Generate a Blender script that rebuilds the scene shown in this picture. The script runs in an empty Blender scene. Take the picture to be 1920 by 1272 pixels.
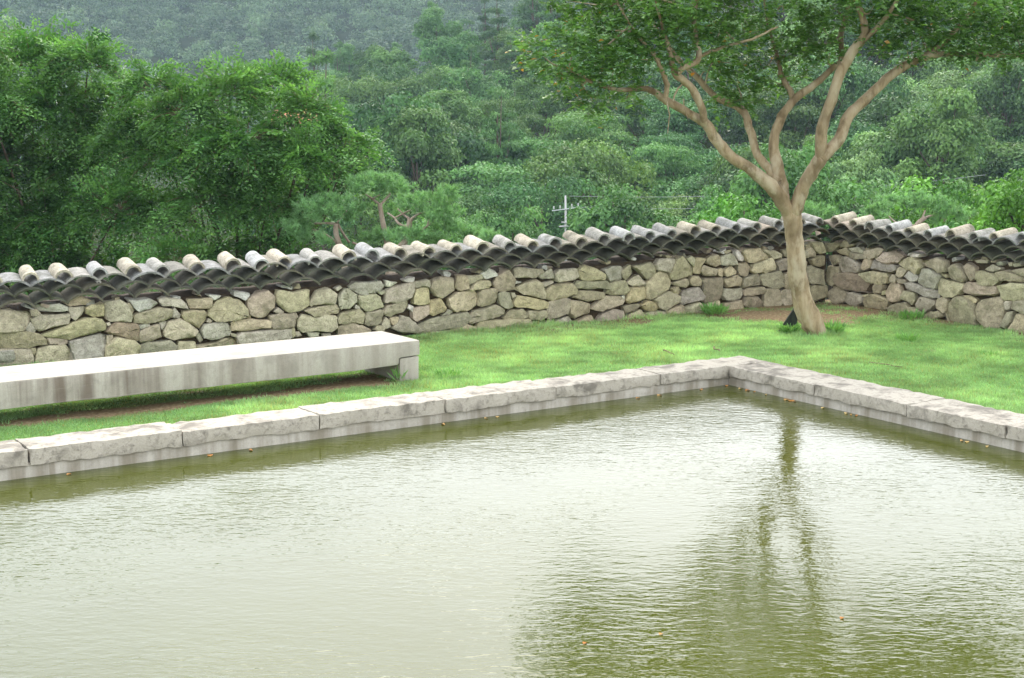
import bpy, bmesh, math, random
import numpy as np
from mathutils import Vector, Matrix

R = math.radians
scene = bpy.context.scene
COL = scene.collection

# ------------------------------------------------------------------ camera
cam_data = bpy.data.cameras.new("camera")
cam = bpy.data.objects.new("camera", cam_data)
COL.objects.link(cam)
cam.location = (0, 0, 2.5)
cam.rotation_euler = (R(90 - 8.749), 0, 0)
cam_data.sensor_width = 36.0
cam_data.lens = 50.44
cam_data.clip_start = 0.05
cam_data.clip_end = 3000
scene.camera = cam

# ------------------------------------------------------------------ sky, sun, exposure
SUN_EL, SUN_AZ = R(48), R(4)            # soft sun behind the clouds, straight ahead: the bright streak in the pond
world = bpy.data.worlds.new("World")
scene.world = world
world.use_nodes = True
wn, wl = world.node_tree.nodes, world.node_tree.links
wn.clear()
sky = wn.new("ShaderNodeTexSky")
sky.sky_type = 'NISHITA'
sky.sun_disc = False
sky.sun_elevation = SUN_EL
sky.sun_rotation = SUN_AZ
sky.dust_density = 4.0
sky.air_density = 1.0
# even white cloud cover over the clear sky, a little thicker here and thinner there
tcw = wn.new("ShaderNodeTexCoord"); cln = wn.new("ShaderNodeTexNoise")
cln.inputs["Scale"].default_value = 1.6; cln.inputs["Detail"].default_value = 4
wl.new(tcw.outputs["Generated"], cln.inputs["Vector"])
clr = wn.new("ShaderNodeValToRGB")
clr.color_ramp.elements[0].position = 0.3; clr.color_ramp.elements[0].color = (5.4, 5.75, 6.2, 1)
clr.color_ramp.elements[1].position = 0.7; clr.color_ramp.elements[1].color = (6.9, 7.0, 7.1, 1)
wl.new(cln.outputs[0], clr.inputs[0])
hsv = wn.new("ShaderNodeMix"); hsv.data_type = 'RGBA'; hsv.inputs[0].default_value = 0.7
bg = wn.new("ShaderNodeBackground")
bg.inputs["Strength"].default_value = 0.15
wo = wn.new("ShaderNodeOutputWorld")
wl.new(sky.outputs[0], hsv.inputs[6]); wl.new(clr.outputs[0], hsv.inputs[7])
wl.new(hsv.outputs[2], bg.inputs["Color"])
wl.new(bg.outputs[0], wo.inputs["Surface"])

sun_data = bpy.data.lights.new("sun", 'SUN')
sun_data.energy = 0.6
sun_data.angle = R(45)
sun_data.color = (1.0, 0.96, 0.9)
sun = bpy.data.objects.new("sun", sun_data)
COL.objects.link(sun)
to_sun = Vector((math.sin(SUN_AZ) * math.cos(SUN_EL), math.cos(SUN_AZ) * math.cos(SUN_EL), math.sin(SUN_EL)))
sun.rotation_euler = to_sun.to_track_quat('Z', 'Y').to_euler()
sun.location = (-20, 10, 40)

vs = scene.view_settings
scene.display_settings.display_device = 'sRGB'
vs.view_transform = 'Standard'
vs.look = 'None'
vs.gamma = 1.0
vs.use_curve_mapping = False
vs.exposure = 1.78
scene.cycles.use_denoising = True
scene.cycles.max_bounces = 5
scene.cycles.diffuse_bounces = 2
scene.cycles.glossy_bounces = 2
scene.cycles.transmission_bounces = 4
scene.cycles.transparent_max_bounces = 6
scene.cycles.volume_bounces = 0
scene.cycles.caustics_reflective = False
scene.cycles.caustics_refractive = False

# ------------------------------------------------------------------ helpers: objects
def tag(o, label=None, category=None, group=None, kind=None):
    if label: o["label"] = label
    if category: o["category"] = category
    if group: o["group"] = group
    if kind: o["kind"] = kind
    return o

def link(name, mesh, mat=None, parent=None, color=None):
    o = bpy.data.objects.new(name, mesh)
    COL.objects.link(o)
    if mat is not None and mesh is not None and len(mesh.materials) == 0:
        mesh.materials.append(mat)
    if parent is not None:
        o.parent = parent
    if color is not None:
        o.color = (color[0], color[1], color[2], 1.0)
    return o

def empty(name, loc=(0, 0, 0), rz=0.0, **kw):
    o = bpy.data.objects.new(name, None)
    COL.objects.link(o)
    o.empty_display_size = 0.1
    o.location = loc
    o.rotation_euler = (0, 0, rz)
    tag(o, **kw)
    return o

def mesh_np(name, V, Fq, smooth=False, tint=None):
    """V (n,3), Fq (m,k) with k = 3 or 4, optional per-vertex colour tint (n,3)"""
    V = np.asarray(V, np.float32); Fq = np.asarray(Fq, np.int32)
    m = bpy.data.meshes.new(name)
    k = Fq.shape[1]; nf = Fq.shape[0]
    m.vertices.add(len(V)); m.vertices.foreach_set("co", V.ravel())
    m.loops.add(nf * k); m.loops.foreach_set("vertex_index", Fq.ravel())
    m.polygons.add(nf)
    m.polygons.foreach_set("loop_start", np.arange(0, nf * k, k, dtype=np.int32))
    m.polygons.foreach_set("loop_total", np.full(nf, k, np.int32))
    if smooth:
        m.polygons.foreach_set("use_smooth", np.ones(nf, bool))
    m.update(calc_edges=True)
    if tint is not None:
        a = m.color_attributes.new("tint", 'FLOAT_COLOR', 'POINT')
        c = np.ones((len(V), 4), np.float32); c[:, :3] = tint
        a.data.foreach_set("color", c.ravel())
    return m

def mesh_py(name, verts, faces, smooth=False, sharp=None):
    m = bpy.data.meshes.new(name)
    m.from_pydata(verts, [], faces)
    m.update()
    if smooth:
        m.polygons.foreach_set("use_smooth", np.ones(len(m.polygons), bool))
        if sharp:
            m.set_sharp_from_angle(angle=R(sharp))
    return m

def unit(a):
    return a / np.maximum(np.linalg.norm(a, axis=-1, keepdims=True), 1e-9)

def leaf_cards(P, D, N, L, W, fold=0.25):
    """folded diamond leaves: base P, direction D, normal N -> verts, quads"""
    D = unit(D); S = unit(np.cross(D, N)); N = unit(np.cross(S, D))
    L = np.asarray(L)[:, None]; W = np.asarray(W)[:, None]
    mid = P + D * L * 0.45
    V = np.empty((len(P), 4, 3), np.float32)
    V[:, 0] = P
    V[:, 1] = mid + S * W * 0.5 + N * W * fold
    V[:, 2] = P + D * L
    V[:, 3] = mid - S * W * 0.5 + N * W * fold
    Fq = np.arange(len(P) * 4, dtype=np.int32).reshape(-1, 4)
    return V.reshape(-1, 3), Fq

def tube(pts, radii, n=8, wob=0.0, rng=None, cap=True):
    pts = np.asarray(pts, float); radii = np.asarray(radii, float)
    T = np.gradient(pts, axis=0); T = unit(T)
    ref = np.array([0, 0, 1.0]) if abs(T[0][2]) < 0.9 else np.array([1.0, 0, 0])
    V = []; u = unit(np.cross(T[0], ref))
    for i in range(len(pts)):
        u = unit(u - T[i] * np.dot(u, T[i])); w = np.cross(T[i], u)
        for k in range(n):
            a = 2 * math.pi * k / n
            r = radii[i] * (1 + (rng.uniform(-wob, wob) if rng is not None else 0))
            V.append(pts[i] + r * (math.cos(a) * u + math.sin(a) * w))
    Fq = []
    for i in range(len(pts) - 1):
        for k in range(n):
            a, b = i * n + k, i * n + (k + 1) % n
            Fq.append((a, b, b + n, a + n))
    if cap:
        V.append(pts[-1]); c = len(V) - 1; o = (len(pts) - 1) * n
        for k in range(n):
            Fq.append((o + k, o + (k + 1) % n, c, c))
    return np.array(V), [tuple(dict.fromkeys(f)) for f in Fq]

def smooth_path(P, sub=4):
    """Catmull-Rom through rows of P"""
    P = np.asarray(P, float); out = []
    Q = np.vstack([2 * P[0] - P[1], P, 2 * P[-1] - P[-2]])
    for i in range(1, len(Q) - 2):
        for t in np.linspace(0, 1, sub, endpoint=False):
            a, b, c, d = Q[i - 1], Q[i], Q[i + 1], Q[i + 2]
            out.append(0.5 * (2 * b + (c - a) * t + (2 * a - 5 * b + 4 * c - d) * t * t + (3 * b - a - 3 * c + d) * t ** 3))
    out.append(P[-1])
    return np.array(out)

class Join:
    def __init__(s): s.V = []; s.F = []; s.n = 0
    def add(s, V, Fs):
        s.V.append(np.asarray(V, float)); s.F += [tuple(i + s.n for i in f) for f in Fs]; s.n += len(V)
    def mesh(s, name, smooth=True, sharp=None):
        V = np.vstack(s.V)
        return mesh_py(name, V.tolist(), s.F, smooth, sharp)

def sstep(a, b, x):
    t = np.clip((np.asarray(x, float) - a) / (b - a), 0, 1)
    return t * t * (3 - 2 * t)

def vnoise(x, y, seed=0):
    """cheap smooth 2D noise in [0,1] from a few sine products"""
    r = np.random.default_rng(seed); s = 0
    for k in range(6):
        fx, fy, p, q = r.uniform(-1, 1), r.uniform(-1, 1), r.uniform(0, 6.28), r.uniform(0, 6.28)
        s = s + np.sin(x * fx * (1 + k * .5) + p) * np.cos(y * fy * (1 + k * .5) + q)
    return np.clip(0.5 + s / 5.0, 0, 1)

# ------------------------------------------------------------------ helpers: materials
class Mat:
    def __init__(s, name):
        s.m = bpy.data.materials.new(name); s.m.use_nodes = True
        s.t = s.m.node_tree; s.t.nodes.clear()
        s.out = s.n("ShaderNodeOutputMaterial")
        s.tc = None
    def n(s, typ, **kw):
        nd = s.t.nodes.new(typ)
        for k, v in kw.items(): setattr(nd, k, v)
        return nd
    def l(s, a, b): s.t.links.new(a, b)
    def coord(s, which="Object", scale=(1, 1, 1), rot=(0, 0, 0)):
        if s.tc is None: s.tc = s.n("ShaderNodeTexCoord")
        mp = s.n("ShaderNodeMapping")
        mp.inputs["Scale"].default_value = scale; mp.inputs["Rotation"].default_value = rot
        s.l(s.tc.outputs[which], mp.inputs["Vector"])
        return mp.outputs[0]
    def noise(s, vec, scale, detail=4, rough=0.55, dist=0.0):
        nd = s.n("ShaderNodeTexNoise")
        nd.inputs["Scale"].default_value = scale; nd.inputs["Detail"].default_value = detail
        nd.inputs["Roughness"].default_value = rough; nd.inputs["Distortion"].default_value = dist
        s.l(vec, nd.inputs["Vector"]); return nd.outputs[0]
    def ramp(s, fac, stops):
        nd = s.n("ShaderNodeValToRGB"); el = nd.color_ramp.elements
        while len(el) < len(stops): el.new(0.5)
        for e, (p, c) in zip(el, stops):
            e.position = p
            e.color = (c, c, c, 1) if isinstance(c, (int, float)) else (c[0], c[1], c[2], 1)
        s.l(fac, nd.inputs[0]); return nd.outputs[0]
    def mix(s, fac, a, b, mode='MIX'):
        nd = s.n("ShaderNodeMix", data_type='RGBA', blend_type=mode)
        for sock, v in ((nd.inputs[0], fac), (nd.inputs[6], a), (nd.inputs[7], b)):
            if isinstance(v, (int, float)): sock.default_value = v
            elif isinstance(v, (tuple, list)): sock.default_value = (v[0], v[1], v[2], 1)
            else: s.l(v, sock)
        return nd.outputs[2]
    def math(s, op, a, b=None, clamp=False):
        nd = s.n("ShaderNodeMath", operation=op, use_clamp=clamp)
        for i, v in enumerate((a, b)):
            if v is None: continue
            if isinstance(v, (int, float)): nd.inputs[i].default_value = v
            else: s.l(v, nd.inputs[i])
        return nd.outputs[0]
    def bump(s, height, strength=0.5, dist=0.02, normal=None):
        nd = s.n("ShaderNodeBump")
        nd.inputs["Strength"].default_value = strength; nd.inputs["Distance"].default_value = dist
        s.l(height, nd.inputs["Height"])
        if normal is not None: s.l(normal, nd.inputs["Normal"])
        return nd.outputs[0]
    def principled(s, color, rough=0.8, spec=0.3, normal=None, ior=None):
        nd = s.n("ShaderNodeBsdfPrincipled")
        if isinstance(color, tuple): nd.inputs["Base Color"].default_value = (*color[:3], 1)
        else: s.l(color, nd.inputs["Base Color"])
        if isinstance(rough, (int, float)): nd.inputs["Roughness"].default_value = rough
        else: s.l(rough, nd.inputs["Roughness"])
        nd.inputs["Specular IOR Level"].default_value = spec
        if ior: nd.inputs["IOR"].default_value = ior
        if normal is not None: s.l(normal, nd.inputs["Normal"])
        return nd.outputs[0]
    def done(s, shader):
        s.l(shader, s.out.inputs["Surface"]); return s.m

def leaf_material(name, base, alt, trans=0.3, rough=0.5, spec=0.3, use_obj=False):
    """leaf colour runs from base to alt by the leaf's own tint; tint.g scales lightness, tint.b turns a leaf yellow-orange"""
    M = Mat(name)
    at = M.n("ShaderNodeAttribute", attribute_name="tint")
    sp = M.n("ShaderNodeSeparateColor"); M.l(at.outputs["Color"], sp.inputs[0])
    c = M.mix(sp.outputs[0], base, alt)
    br = M.n("ShaderNodeCombineColor")
    for i in range(3): M.l(sp.outputs[1], br.inputs[i])
    c = M.mix(1.0, c, br.outputs[0], 'MULTIPLY')
    c = M.mix(sp.outputs[2], c, (0.55, 0.22, 0.03))
    if use_obj:
        oi = M.n("ShaderNodeObjectInfo"); c = M.mix(1.0, c, oi.outputs["Color"], 'MULTIPLY')
    d = M.principled(c, rough, spec)
    tr = M.n("ShaderNodeBsdfTranslucent"); M.l(M.mix(1.0, c, (1.15, 1.2, 0.6), 'MULTIPLY'), tr.inputs["Color"])
    mx = M.n("ShaderNodeMixShader"); mx.inputs[0].default_value = trans
    M.l(d, mx.inputs[1]); M.l(tr.outputs[0], mx.inputs[2])
    return M.done(mx.outputs[0])

def bark_material(name, c1, c2, c3, scale=14, stretch=0.22, bump=0.5, patch=None):
    M = Mat(name)
    v = M.coord("Object", (1, 1, stretch))
    a = M.noise(v, scale, 5, 0.6, 0.6); b = M.noise(M.coord("Object"), 2.6, 3)
    c = M.ramp(a, [(0.28, c3), (0.46, c1), (0.66, c2)])
    c = M.mix(M.ramp(b, [(0.46, 0.0), (0.70, 0.7)]), c, c3)
    c = M.mix(M.ramp(M.noise(M.coord("Object", (1, 1, 0.5)), 7.0, 4, 0.6), [(0.52, 0.0), (0.66, 0.8)]), c, patch or c2)
    return M.done(M.principled(c, 0.85, 0.2, M.bump(a, bump, 0.02)))

def stone_like(name, detail_scale=16, bump=0.6, blotch=(0.09, 0.085, 0.07), amount=0.6, moss=None):
    """rough stone whose base colour is the object's own colour"""
    M = Mat(name)
    oi = M.n("ShaderNodeObjectInfo")
    ad = M.n("ShaderNodeVectorMath", operation='ADD')
    M.l(M.coord("Object"), ad.inputs[0])
    cv = M.n("ShaderNodeCombineXYZ")
    M.l(M.math('MULTIPLY', oi.outputs["Random"], 40.0), cv.inputs[0]); M.l(oi.outputs["Random"], cv.inputs[1])
    M.l(cv.outputs[0], ad.inputs[1]); v = ad.outputs[0]
    fine = M.noise(v, detail_scale * 5, 5, 0.65); mid = M.noise(v, detail_scale, 4, 0.6, 0.3); big = M.noise(v, detail_scale * 0.4, 3, 0.55)
    c = M.mix(M.ramp(mid, [(0.32, 0.0), (0.68, 1.0)]), M.mix(1.0, oi.outputs["Color"], (0.72, 0.7, 0.66), 'MULTIPLY'), M.mix(1.0, oi.outputs["Color"], (1.22, 1.2, 1.15), 'MULTIPLY'))
    c = M.mix(M.ramp(fine, [(0.36, amount * 0.7), (0.50, 0.0)]), c, blotch)
    c = M.mix(M.ramp(big, [(0.55, 0.0), (0.70, amount * 0.7)]), c, moss if moss else blotch)
    h = M.math('ADD', M.math('MULTIPLY', mid, 0.7), M.math('MULTIPLY', fine, 0.3))
    return M.done(M.principled(c, 0.9, 0.2, M.bump(h, bump, 0.03)))

# ------------------------------------------------------------------ site frame
P0 = np.array([2.1636, 14.1333])              # inner corner of the pond
EA = np.array([0.83776, 0.54604])             # along the far edge of the pond
EB = np.array([0.54366, -0.83930])            # along the right edge
WA = np.array([-5.1886, 14.3253]); WD = np.array([0.87410, 0.48575])    # long wall: start, direction
WK = np.array([4.3530, 19.6277]); WE = np.array([0.50458, -0.86337])    # short wall: start (corner), direction
POND_ROT = math.atan2(EA[1], EA[0])
def site(s, q, z=0.0):
    p = P0 + EA * s + EB * q
    return (p[0], p[1], z)
def behind_wall(x, y):
    d1 = (x - WA[0]) * -WD[1] + (y - WA[1]) * WD[0]
    d2 = (x - WK[0]) * -WE[1] + (y - WK[1]) * WE[0]
    return np.maximum(d1, d2)

def terrain_z(x, y):
    x = np.asarray(x, float); y = np.asarray(y, float)
    d = behind_wall(x, y)
    z = -0.6 - 3.3 * sstep(0.6, 13, d) - 5.8 * sstep(13, 66, d)
    g = np.interp(x * 200 / np.maximum(y, 60), [-60, -40, -27, -15, -4, 7, 40, 90], [-10, -8, -1.5, 2.5, 6, 10, 21, 27])
    p = np.clip((y - 80) / 120, 0, 1) ** 1.25
    z = z + (g + 9.7) * p * (1 - 0.5 * sstep(215, 300, y))
    far = np.clip((y - 335) / 185, 0, 1.6)
    z = np.where(y > 335, np.maximum(z, -10 + 66 * np.minimum(far, 1.0) ** 1.05), z)
    return z + 0.8 * (vnoise(x / 9, y / 9, 3) - 0.5) * sstep(20, 60, d)

# ------------------------------------------------------------------ surface materials
def ground_material():
    M = Mat("lawn_soil")
    at = M.n("ShaderNodeAttribute", attribute_name="tint"); sp = M.n("ShaderNodeSeparateColor"); M.l(at.outputs["Color"], sp.inputs[0])
    v = M.coord("Object")
    n1 = M.noise(v, 26, 5, 0.65); n2 = M.noise(v, 3.2, 3)
    soil = M.ramp(n1, [(0.3, (0.09, 0.06, 0.03)), (0.5, (0.20, 0.14, 0.075)), (0.72, (0.33, 0.26, 0.155))])
    green = M.mix(n2, (0.10, 0.20, 0.05), (0.16, 0.28, 0.075))
    c = M.mix(sp.outputs[0], green, soil)
    return M.done(M.principled(c, 0.95, 0.1, M.bump(n1, 0.6, 0.02)))

def terrain_material():
    M = Mat("woodland_floor"); v = M.coord("Object")
    c = M.ramp(M.noise(v, 0.35, 5, 0.6), [(0.3, (0.02, 0.028, 0.012)), (0.7, (0.05, 0.06, 0.025))])
    return M.done(M.principled(c, 1.0, 0.0))

def granite_material(name, streak=0.0, light=(0.50, 0.47, 0.43), dark=(0.16, 0.145, 0.13), bump=0.5, cover=0.5, brown=(0.13, 0.085, 0.055), brown_at=None):
    M = Mat(name); v = M.coord("Object")
    f = M.noise(v, 90, 4, 0.7); m = M.noise(v, 5.5, 5, 0.62, 0.4); b = M.noise(v, 1.3, 4, 0.6); k = M.noise(v, 22, 5, 0.7)
    c = M.mix(M.ramp(f, [(0.35, 0.0), (0.65, 1.0)]), M.mix(1.0, light, (0.86, 0.85, 0.84), 'MULTIPLY'), light)
    c = M.mix(M.ramp(M.math('MULTIPLY', m, M.math('ADD', b, 0.5)), [(0.50, 0.0), (0.68, cover)]), c, dark)
    c = M.mix(M.ramp(k, [(0.52, 0.0), (0.70, cover * 0.9)]), c, dark)
    if streak:
        sv = M.coord("Object", (1.0, 1.0, 0.06))
        s1 = M.noise(sv, 5.0, 4, 0.6, 0.2); s2 = M.noise(M.coord("Object", (1, 1, 0.12)), 17, 3, 0.6)
        sx = M.ramp(s1, [(0.42, 0.0), (0.60, streak)]); s3 = M.ramp(s2, [(0.5, 0.0), (0.75, streak * 0.6)])
        geo = M.n("ShaderNodeNewGeometry"); sn = M.n("ShaderNodeSeparateXYZ"); M.l(geo.outputs["True Normal"], sn.inputs[0])
        side = M.math('SUBTRACT', 1.0, M.math('ABSOLUTE', sn.outputs[2]), True)   # water runs down the sides only
        st = M.math('MULTIPLY', M.math('MAXIMUM', sx, s3), side)
        if brown_at:
            po = M.n("ShaderNodeSeparateXYZ"); M.l(M.coord("Object"), po.inputs[0])
            mr = M.n("ShaderNodeMapRange"); mr.inputs[1].default_value = brown_at[0]; mr.inputs[2].default_value = brown_at[1]
            mr.inputs[3].default_value = 1.0; mr.inputs[4].default_value = 0.40
            M.l(po.outputs[0], mr.inputs[0]); st = M.math('MULTIPLY', st, mr.outputs[0])
        c = M.mix(st, c, brown)
    h = M.math('ADD', M.math('MULTIPLY', m, 0.7), M.math('MULTIPLY', k, 0.4))
    return M.done(M.principled(c, 0.88, 0.25, M.bump(h, bump, 0.02)))

def water_material():
    M = Mat("pond_water")
    def rip(scale, rot, stretch, det):
        return M.noise(M.coord("Object", (1.0, stretch, 1.0), (0, 0, rot)), scale, det, 0.5, 0.35)
    a = rip(9.5, R(8), 2.2, 2); b = rip(20, R(-14), 1.9, 2); c2 = rip(3.0, R(20), 1.5, 2)
    patch = M.ramp(M.noise(M.coord("Object"), 0.42, 3), [(0.36, 0.38), (0.64, 1.05)])
    h = M.math('ADD', M.math('ADD', M.math('MULTIPLY', a, 1.0), M.math('MULTIPLY', b, 0.36)), M.math('MULTIPLY', c2, 0.9))
    h = M.math('MULTIPLY', h, patch)
    nrm = M.bump(h, 1.0, 0.0042)
    murk = M.mix(M.noise(M.coord("Object"), 0.8, 3), (0.045, 0.053, 0.0055), (0.058, 0.066, 0.0075))
    sh = M.principled(murk, 0.04, 0.5, nrm, 1.333)
    return M.done(sh)

MAT_LAWN = ground_material(); MAT_TERRAIN = terrain_material(); MAT_WATER = water_material()
MAT_COPING = granite_material("coping_granite", 0.0, (0.43, 0.388, 0.315), (0.15, 0.132, 0.105), 1.0, 0.85)
MAT_PONDWALL = granite_material("pond_wall_concrete", 0.75, (0.50, 0.46, 0.39), (0.26, 0.235, 0.19), 0.25, 0.45, (0.18, 0.15, 0.10))
MAT_BENCH = granite_material("bench_granite", 0.8, (0.42, 0.385, 0.32), (0.22, 0.20, 0.165), 0.35, 0.42, (0.10, 0.068, 0.047), (-3.4, -1.0))
MAT_STONE = stone_like("wall_stone", 15, 1.0, (0.085, 0.078, 0.055), 0.75, (0.15, 0.14, 0.075))
MAT_TILE = stone_like("roof_tile_clay", 11, 0.35, (0.06, 0.062, 0.04), 0.75, (0.055, 0.06, 0.035))
MAT_CORE = stone_like("wall_core_earth", 18, 0.8, (0.03, 0.022, 0.014), 0.8)

# ------------------------------------------------------------------ terrain and lawn
def build_terrain():
    xs = np.concatenate([np.linspace(-325, -60, 36), np.linspace(-55, 75, 44), np.linspace(82, 325, 30)])
    ys = np.concatenate([np.linspace(-14, 10, 8), np.linspace(12, 60, 34), np.linspace(64, 330, 46), np.linspace(338, 628, 36)])
    X, Y = np.meshgrid(xs, ys); Z = terrain_z(X, Y)
    V = np.stack([X, Y, Z], -1).reshape(-1, 3); nx, ny = len(xs), len(ys)
    i = np.arange((ny - 1) * nx).reshape(ny - 1, nx)[:, :-1].ravel()
    Fq = np.stack([i, i + 1, i + nx + 1, i + nx], 1)
    tag(link("terrain", mesh_np("terrain", V, Fq, True), MAT_TERRAIN), kind="structure")
build_terrain()

BENCH_O = np.array([-0.892, 13.707]); BENCH_D = np.array([-0.8250, -0.5651]); BENCH_N = np.array([-0.5651, 0.8250])
def soil_amount(x, y):
    """bare earth: in the wall corner, round the tree and in the worn trough under the bench"""
    x = np.asarray(x, float); y = np.asarray(y, float)
    n = vnoise(x * 3.0, y * 3.0, 11) * 0.6 + vnoise(x * 12, y * 12, 12) * 0.4
    d = -behind_wall(x, y)
    corner = np.exp(-(((x - 3.7) / 2.0) ** 2 + ((y - 18.2) / 0.8) ** 2) ** 1.1) * 1.2
    strip = np.exp(-(d / 0.6) ** 2) * sstep(-3, 2.8, x) * 0.95
    bs = (x - BENCH_O[0]) * BENCH_D[0] + (y - BENCH_O[1]) * BENCH_D[1]
    bn = (x - BENCH_O[0]) * BENCH_N[0] + (y - BENCH_O[1]) * BENCH_N[1]
    under = np.exp(-((bn - 0.05) / 0.16) ** 2) * sstep(0.05, 0.5, bs) * 1.15 + sstep(0.1, .2, bn) * (1 - sstep(.62, .74, bn)) * sstep(.05, .3, bs) * .6
    q = (x - P0[0]) * EB[0] + (y - P0[1]) * EB[1]
    edge = np.exp(-((q + 0.47) / 0.09) ** 2) * sstep(0.5, -4.0, x) * 0.85
    s = np.maximum.reduce([corner, strip, under, edge])
    return np.clip((s - 0.45 + (n - 0.5) * 1.3) * 1.4 + 0.2, 0, 1)

def lawn_z(x, y):
    return 0.012 * (vnoise(x * 1.7, y * 1.7, 21) - 0.5) * 2

def build_lawn():
    V = []; F = []; T = []
    def patch(s0, s1, q0, q1, st):
        base = sum(len(v) for v in V)
        s = np.arange(s0, s1 + st / 2, st); q = np.arange(q0, q1 + st / 2, st)
        S, Q = np.meshgrid(s, q); p = P0 + S[..., None] * EA + Q[..., None] * EB
        x, y = p[..., 0], p[..., 1]
        V.append(np.stack([x, y, lawn_z(x, y)], -1).reshape(-1, 3)); t = soil_amount(x, y).ravel(); T.append(np.stack([t, t, t], 1))
        nx, ny = len(s), len(q)
        i = np.arange((ny - 1) * nx).reshape(ny - 1, nx)[:, :-1].ravel()
        f = np.stack([i, i + nx, i + nx + 1, i + 1], 1)
        c = V[-1][f].mean(1); f = f[behind_wall(c[:, 0], c[:, 1]) < 0.25]
        F.append(f + base)
    patch(-13, 8, -6.5, -0.30, 0.07)
    patch(0.30, 8.0, -0.30 + 0.0, 12, 0.1)
    tag(link("lawn", mesh_np("lawn", np.vstack(V), np.vstack(F)[:, ::-1], True, np.vstack(T)), MAT_LAWN), kind="structure")
build_lawn()

# ------------------------------------------------------------------ pond
def build_pond():
    c = [site(-14, -0.05, -0.14), site(0.05, -0.05, -0.14), site(0.05, 13.2, -0.14), site(-14, 13.2, -0.14)]
    m = mesh_py("water", c, [(0, 3, 2, 1)])
    tag(link("water", m, MAT_WATER), kind="structure")

    rng = np.random.default_rng(4)
    root = empty("pond_edge", (P0[0], P0[1], 0), POND_ROT, label="low pale granite kerb with a concrete face round the pond", category="pond kerb")
    # local frame: x = along EA, y = -EB (away from the water on the far side)
    def block(name, x0, x1, y0, y1, z0, z1, mat, rough, st=0.06, front=None):
        """box cut fine enough to be chipped and uneven; front = ('y',-1) or ('x',-1): face towards the water, whose lower edge is broken"""
        bm = bmesh.new(); wp = rng.uniform(0, 6.28, 4); wa = rng.uniform(0.002, 0.007)
        def wave(t): return wa * (math.sin(t * 0.35 + wp[0]) + 0.6 * math.sin(t * 0.83 + wp[1])) + rng.normal(0, 0.003)
        nx = max(2, int((x1 - x0) / st)); ny = max(2, int((y1 - y0) / st)); nz = max(2, int((z1 - z0) / 0.05))
        def P(i, j, k): return (x0 + (x1 - x0) * i / nx, y0 + (y1 - y0) * j / ny, z0 + (z1 - z0) * k / nz)
        vd = {}
        def v(i, j, k):
            key = (i, j, k)
            if key not in vd:
                p = np.array(P(i, j, k)); r = rng.normal(0, rough, 3)
                on_edge = (i in (0, nx)) + (j in (0, ny)) + (k in (0, nz))
                ctr = np.array([(x0 + x1) / 2, (y0 + y1) / 2, (z0 + z1) / 2])
                if on_edge >= 2 and rough > 0.001:
                    p = p + np.sign(ctr - p) * abs(rng.normal(0.006, 0.0025)) * np.array([i in (0, nx), j in (0, ny), k in (0, nz)])
                fr = (front == 'y' and j == 0) or (front == 'x' and i == 0)
                if fr and k == 0: r[2] = wave(i if front == 'y' else j)
                if fr: r[1 if front == 'y' else 0] = rng.normal(0, rough * 1.6)
                vd[key] = bm.verts.new(p + r)
            return vd[key]
        for i in range(nx):
            for j in range(ny):
                bm.faces.new((v(i, j, nz), v(i + 1, j, nz), v(i + 1, j + 1, nz), v(i, j + 1, nz)))
                bm.faces.new((v(i, j, 0), v(i, j + 1, 0), v(i + 1, j + 1, 0), v(i + 1, j, 0)))
        for i in range(nx):
            for k in range(nz):
                bm.faces.new((v(i, 0, k), v(i + 1, 0, k), v(i + 1, 0, k + 1), v(i, 0, k + 1)))
                bm.faces.new((v(i, ny, k), v(i, ny, k + 1), v(i + 1, ny, k + 1), v(i + 1, ny, k)))
        for j in range(ny):
            for k in range(nz):
                bm.faces.new((v(0, j, k), v(0, j, k + 1), v(0, j + 1, k + 1), v(0, j + 1, k)))
                bm.faces.new((v(nx, j, k), v(nx, j + 1, k), v(nx, j + 1, k + 1), v(nx, j, k + 1)))
        m = bpy.data.meshes.new(name); bm.to_mesh(m); bm.free()
        m.polygons.foreach_set("use_smooth", np.ones(len(m.polygons), bool)); m.set_sharp_from_angle(angle=R(38))
        return link(name, m, mat, root)
    # left run (behind the water)
    J = [-13.2, -11.9, -10.6, -9.4, -8.1, -6.86, -5.68, -4.50, -3.29, -2.11, -0.88, 0.50]
    for i in range(len(J) - 1):
        g = 0.0012
        zt = 0.062 + 0.018 * max(0, min(1, -J[i] / 7)) + rng.uniform(-0.006, 0.006)
        block("coping_stone", J[i] + g, J[i + 1] - g, -0.025 + rng.uniform(-.008, .008), 0.40 + rng.uniform(-.02, .03), -0.055, zt, MAT_COPING, 0.0022, front='y')
    # right run
    K = [0.045, 1.22, 2.33, 3.36, 4.6, 5.7, 6.9, 8.1, 9.3, 10.5, 11.7, 13.0]
    for i in range(len(K) - 1):
        g = 0.0012
        block("coping_stone", -0.03 + rng.uniform(-.008, .008), 0.47 + rng.uniform(-.02, .02), -K[i + 1] + g, -K[i] - g, -0.05, 0.060 + rng.uniform(-.006, .008), MAT_COPING, 0.0022, front='x')
    block("concrete_face", -13.2, 0.30, 0.004, 0.30, -0.9, -0.028, MAT_PONDWALL, 0.0012, 0.4)
    block("concrete_face", 0.004, 0.296, -13.0, 0.001, -0.9, -0.030, MAT_PONDWALL, 0.0012, 0.4)
build_pond()

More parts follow.
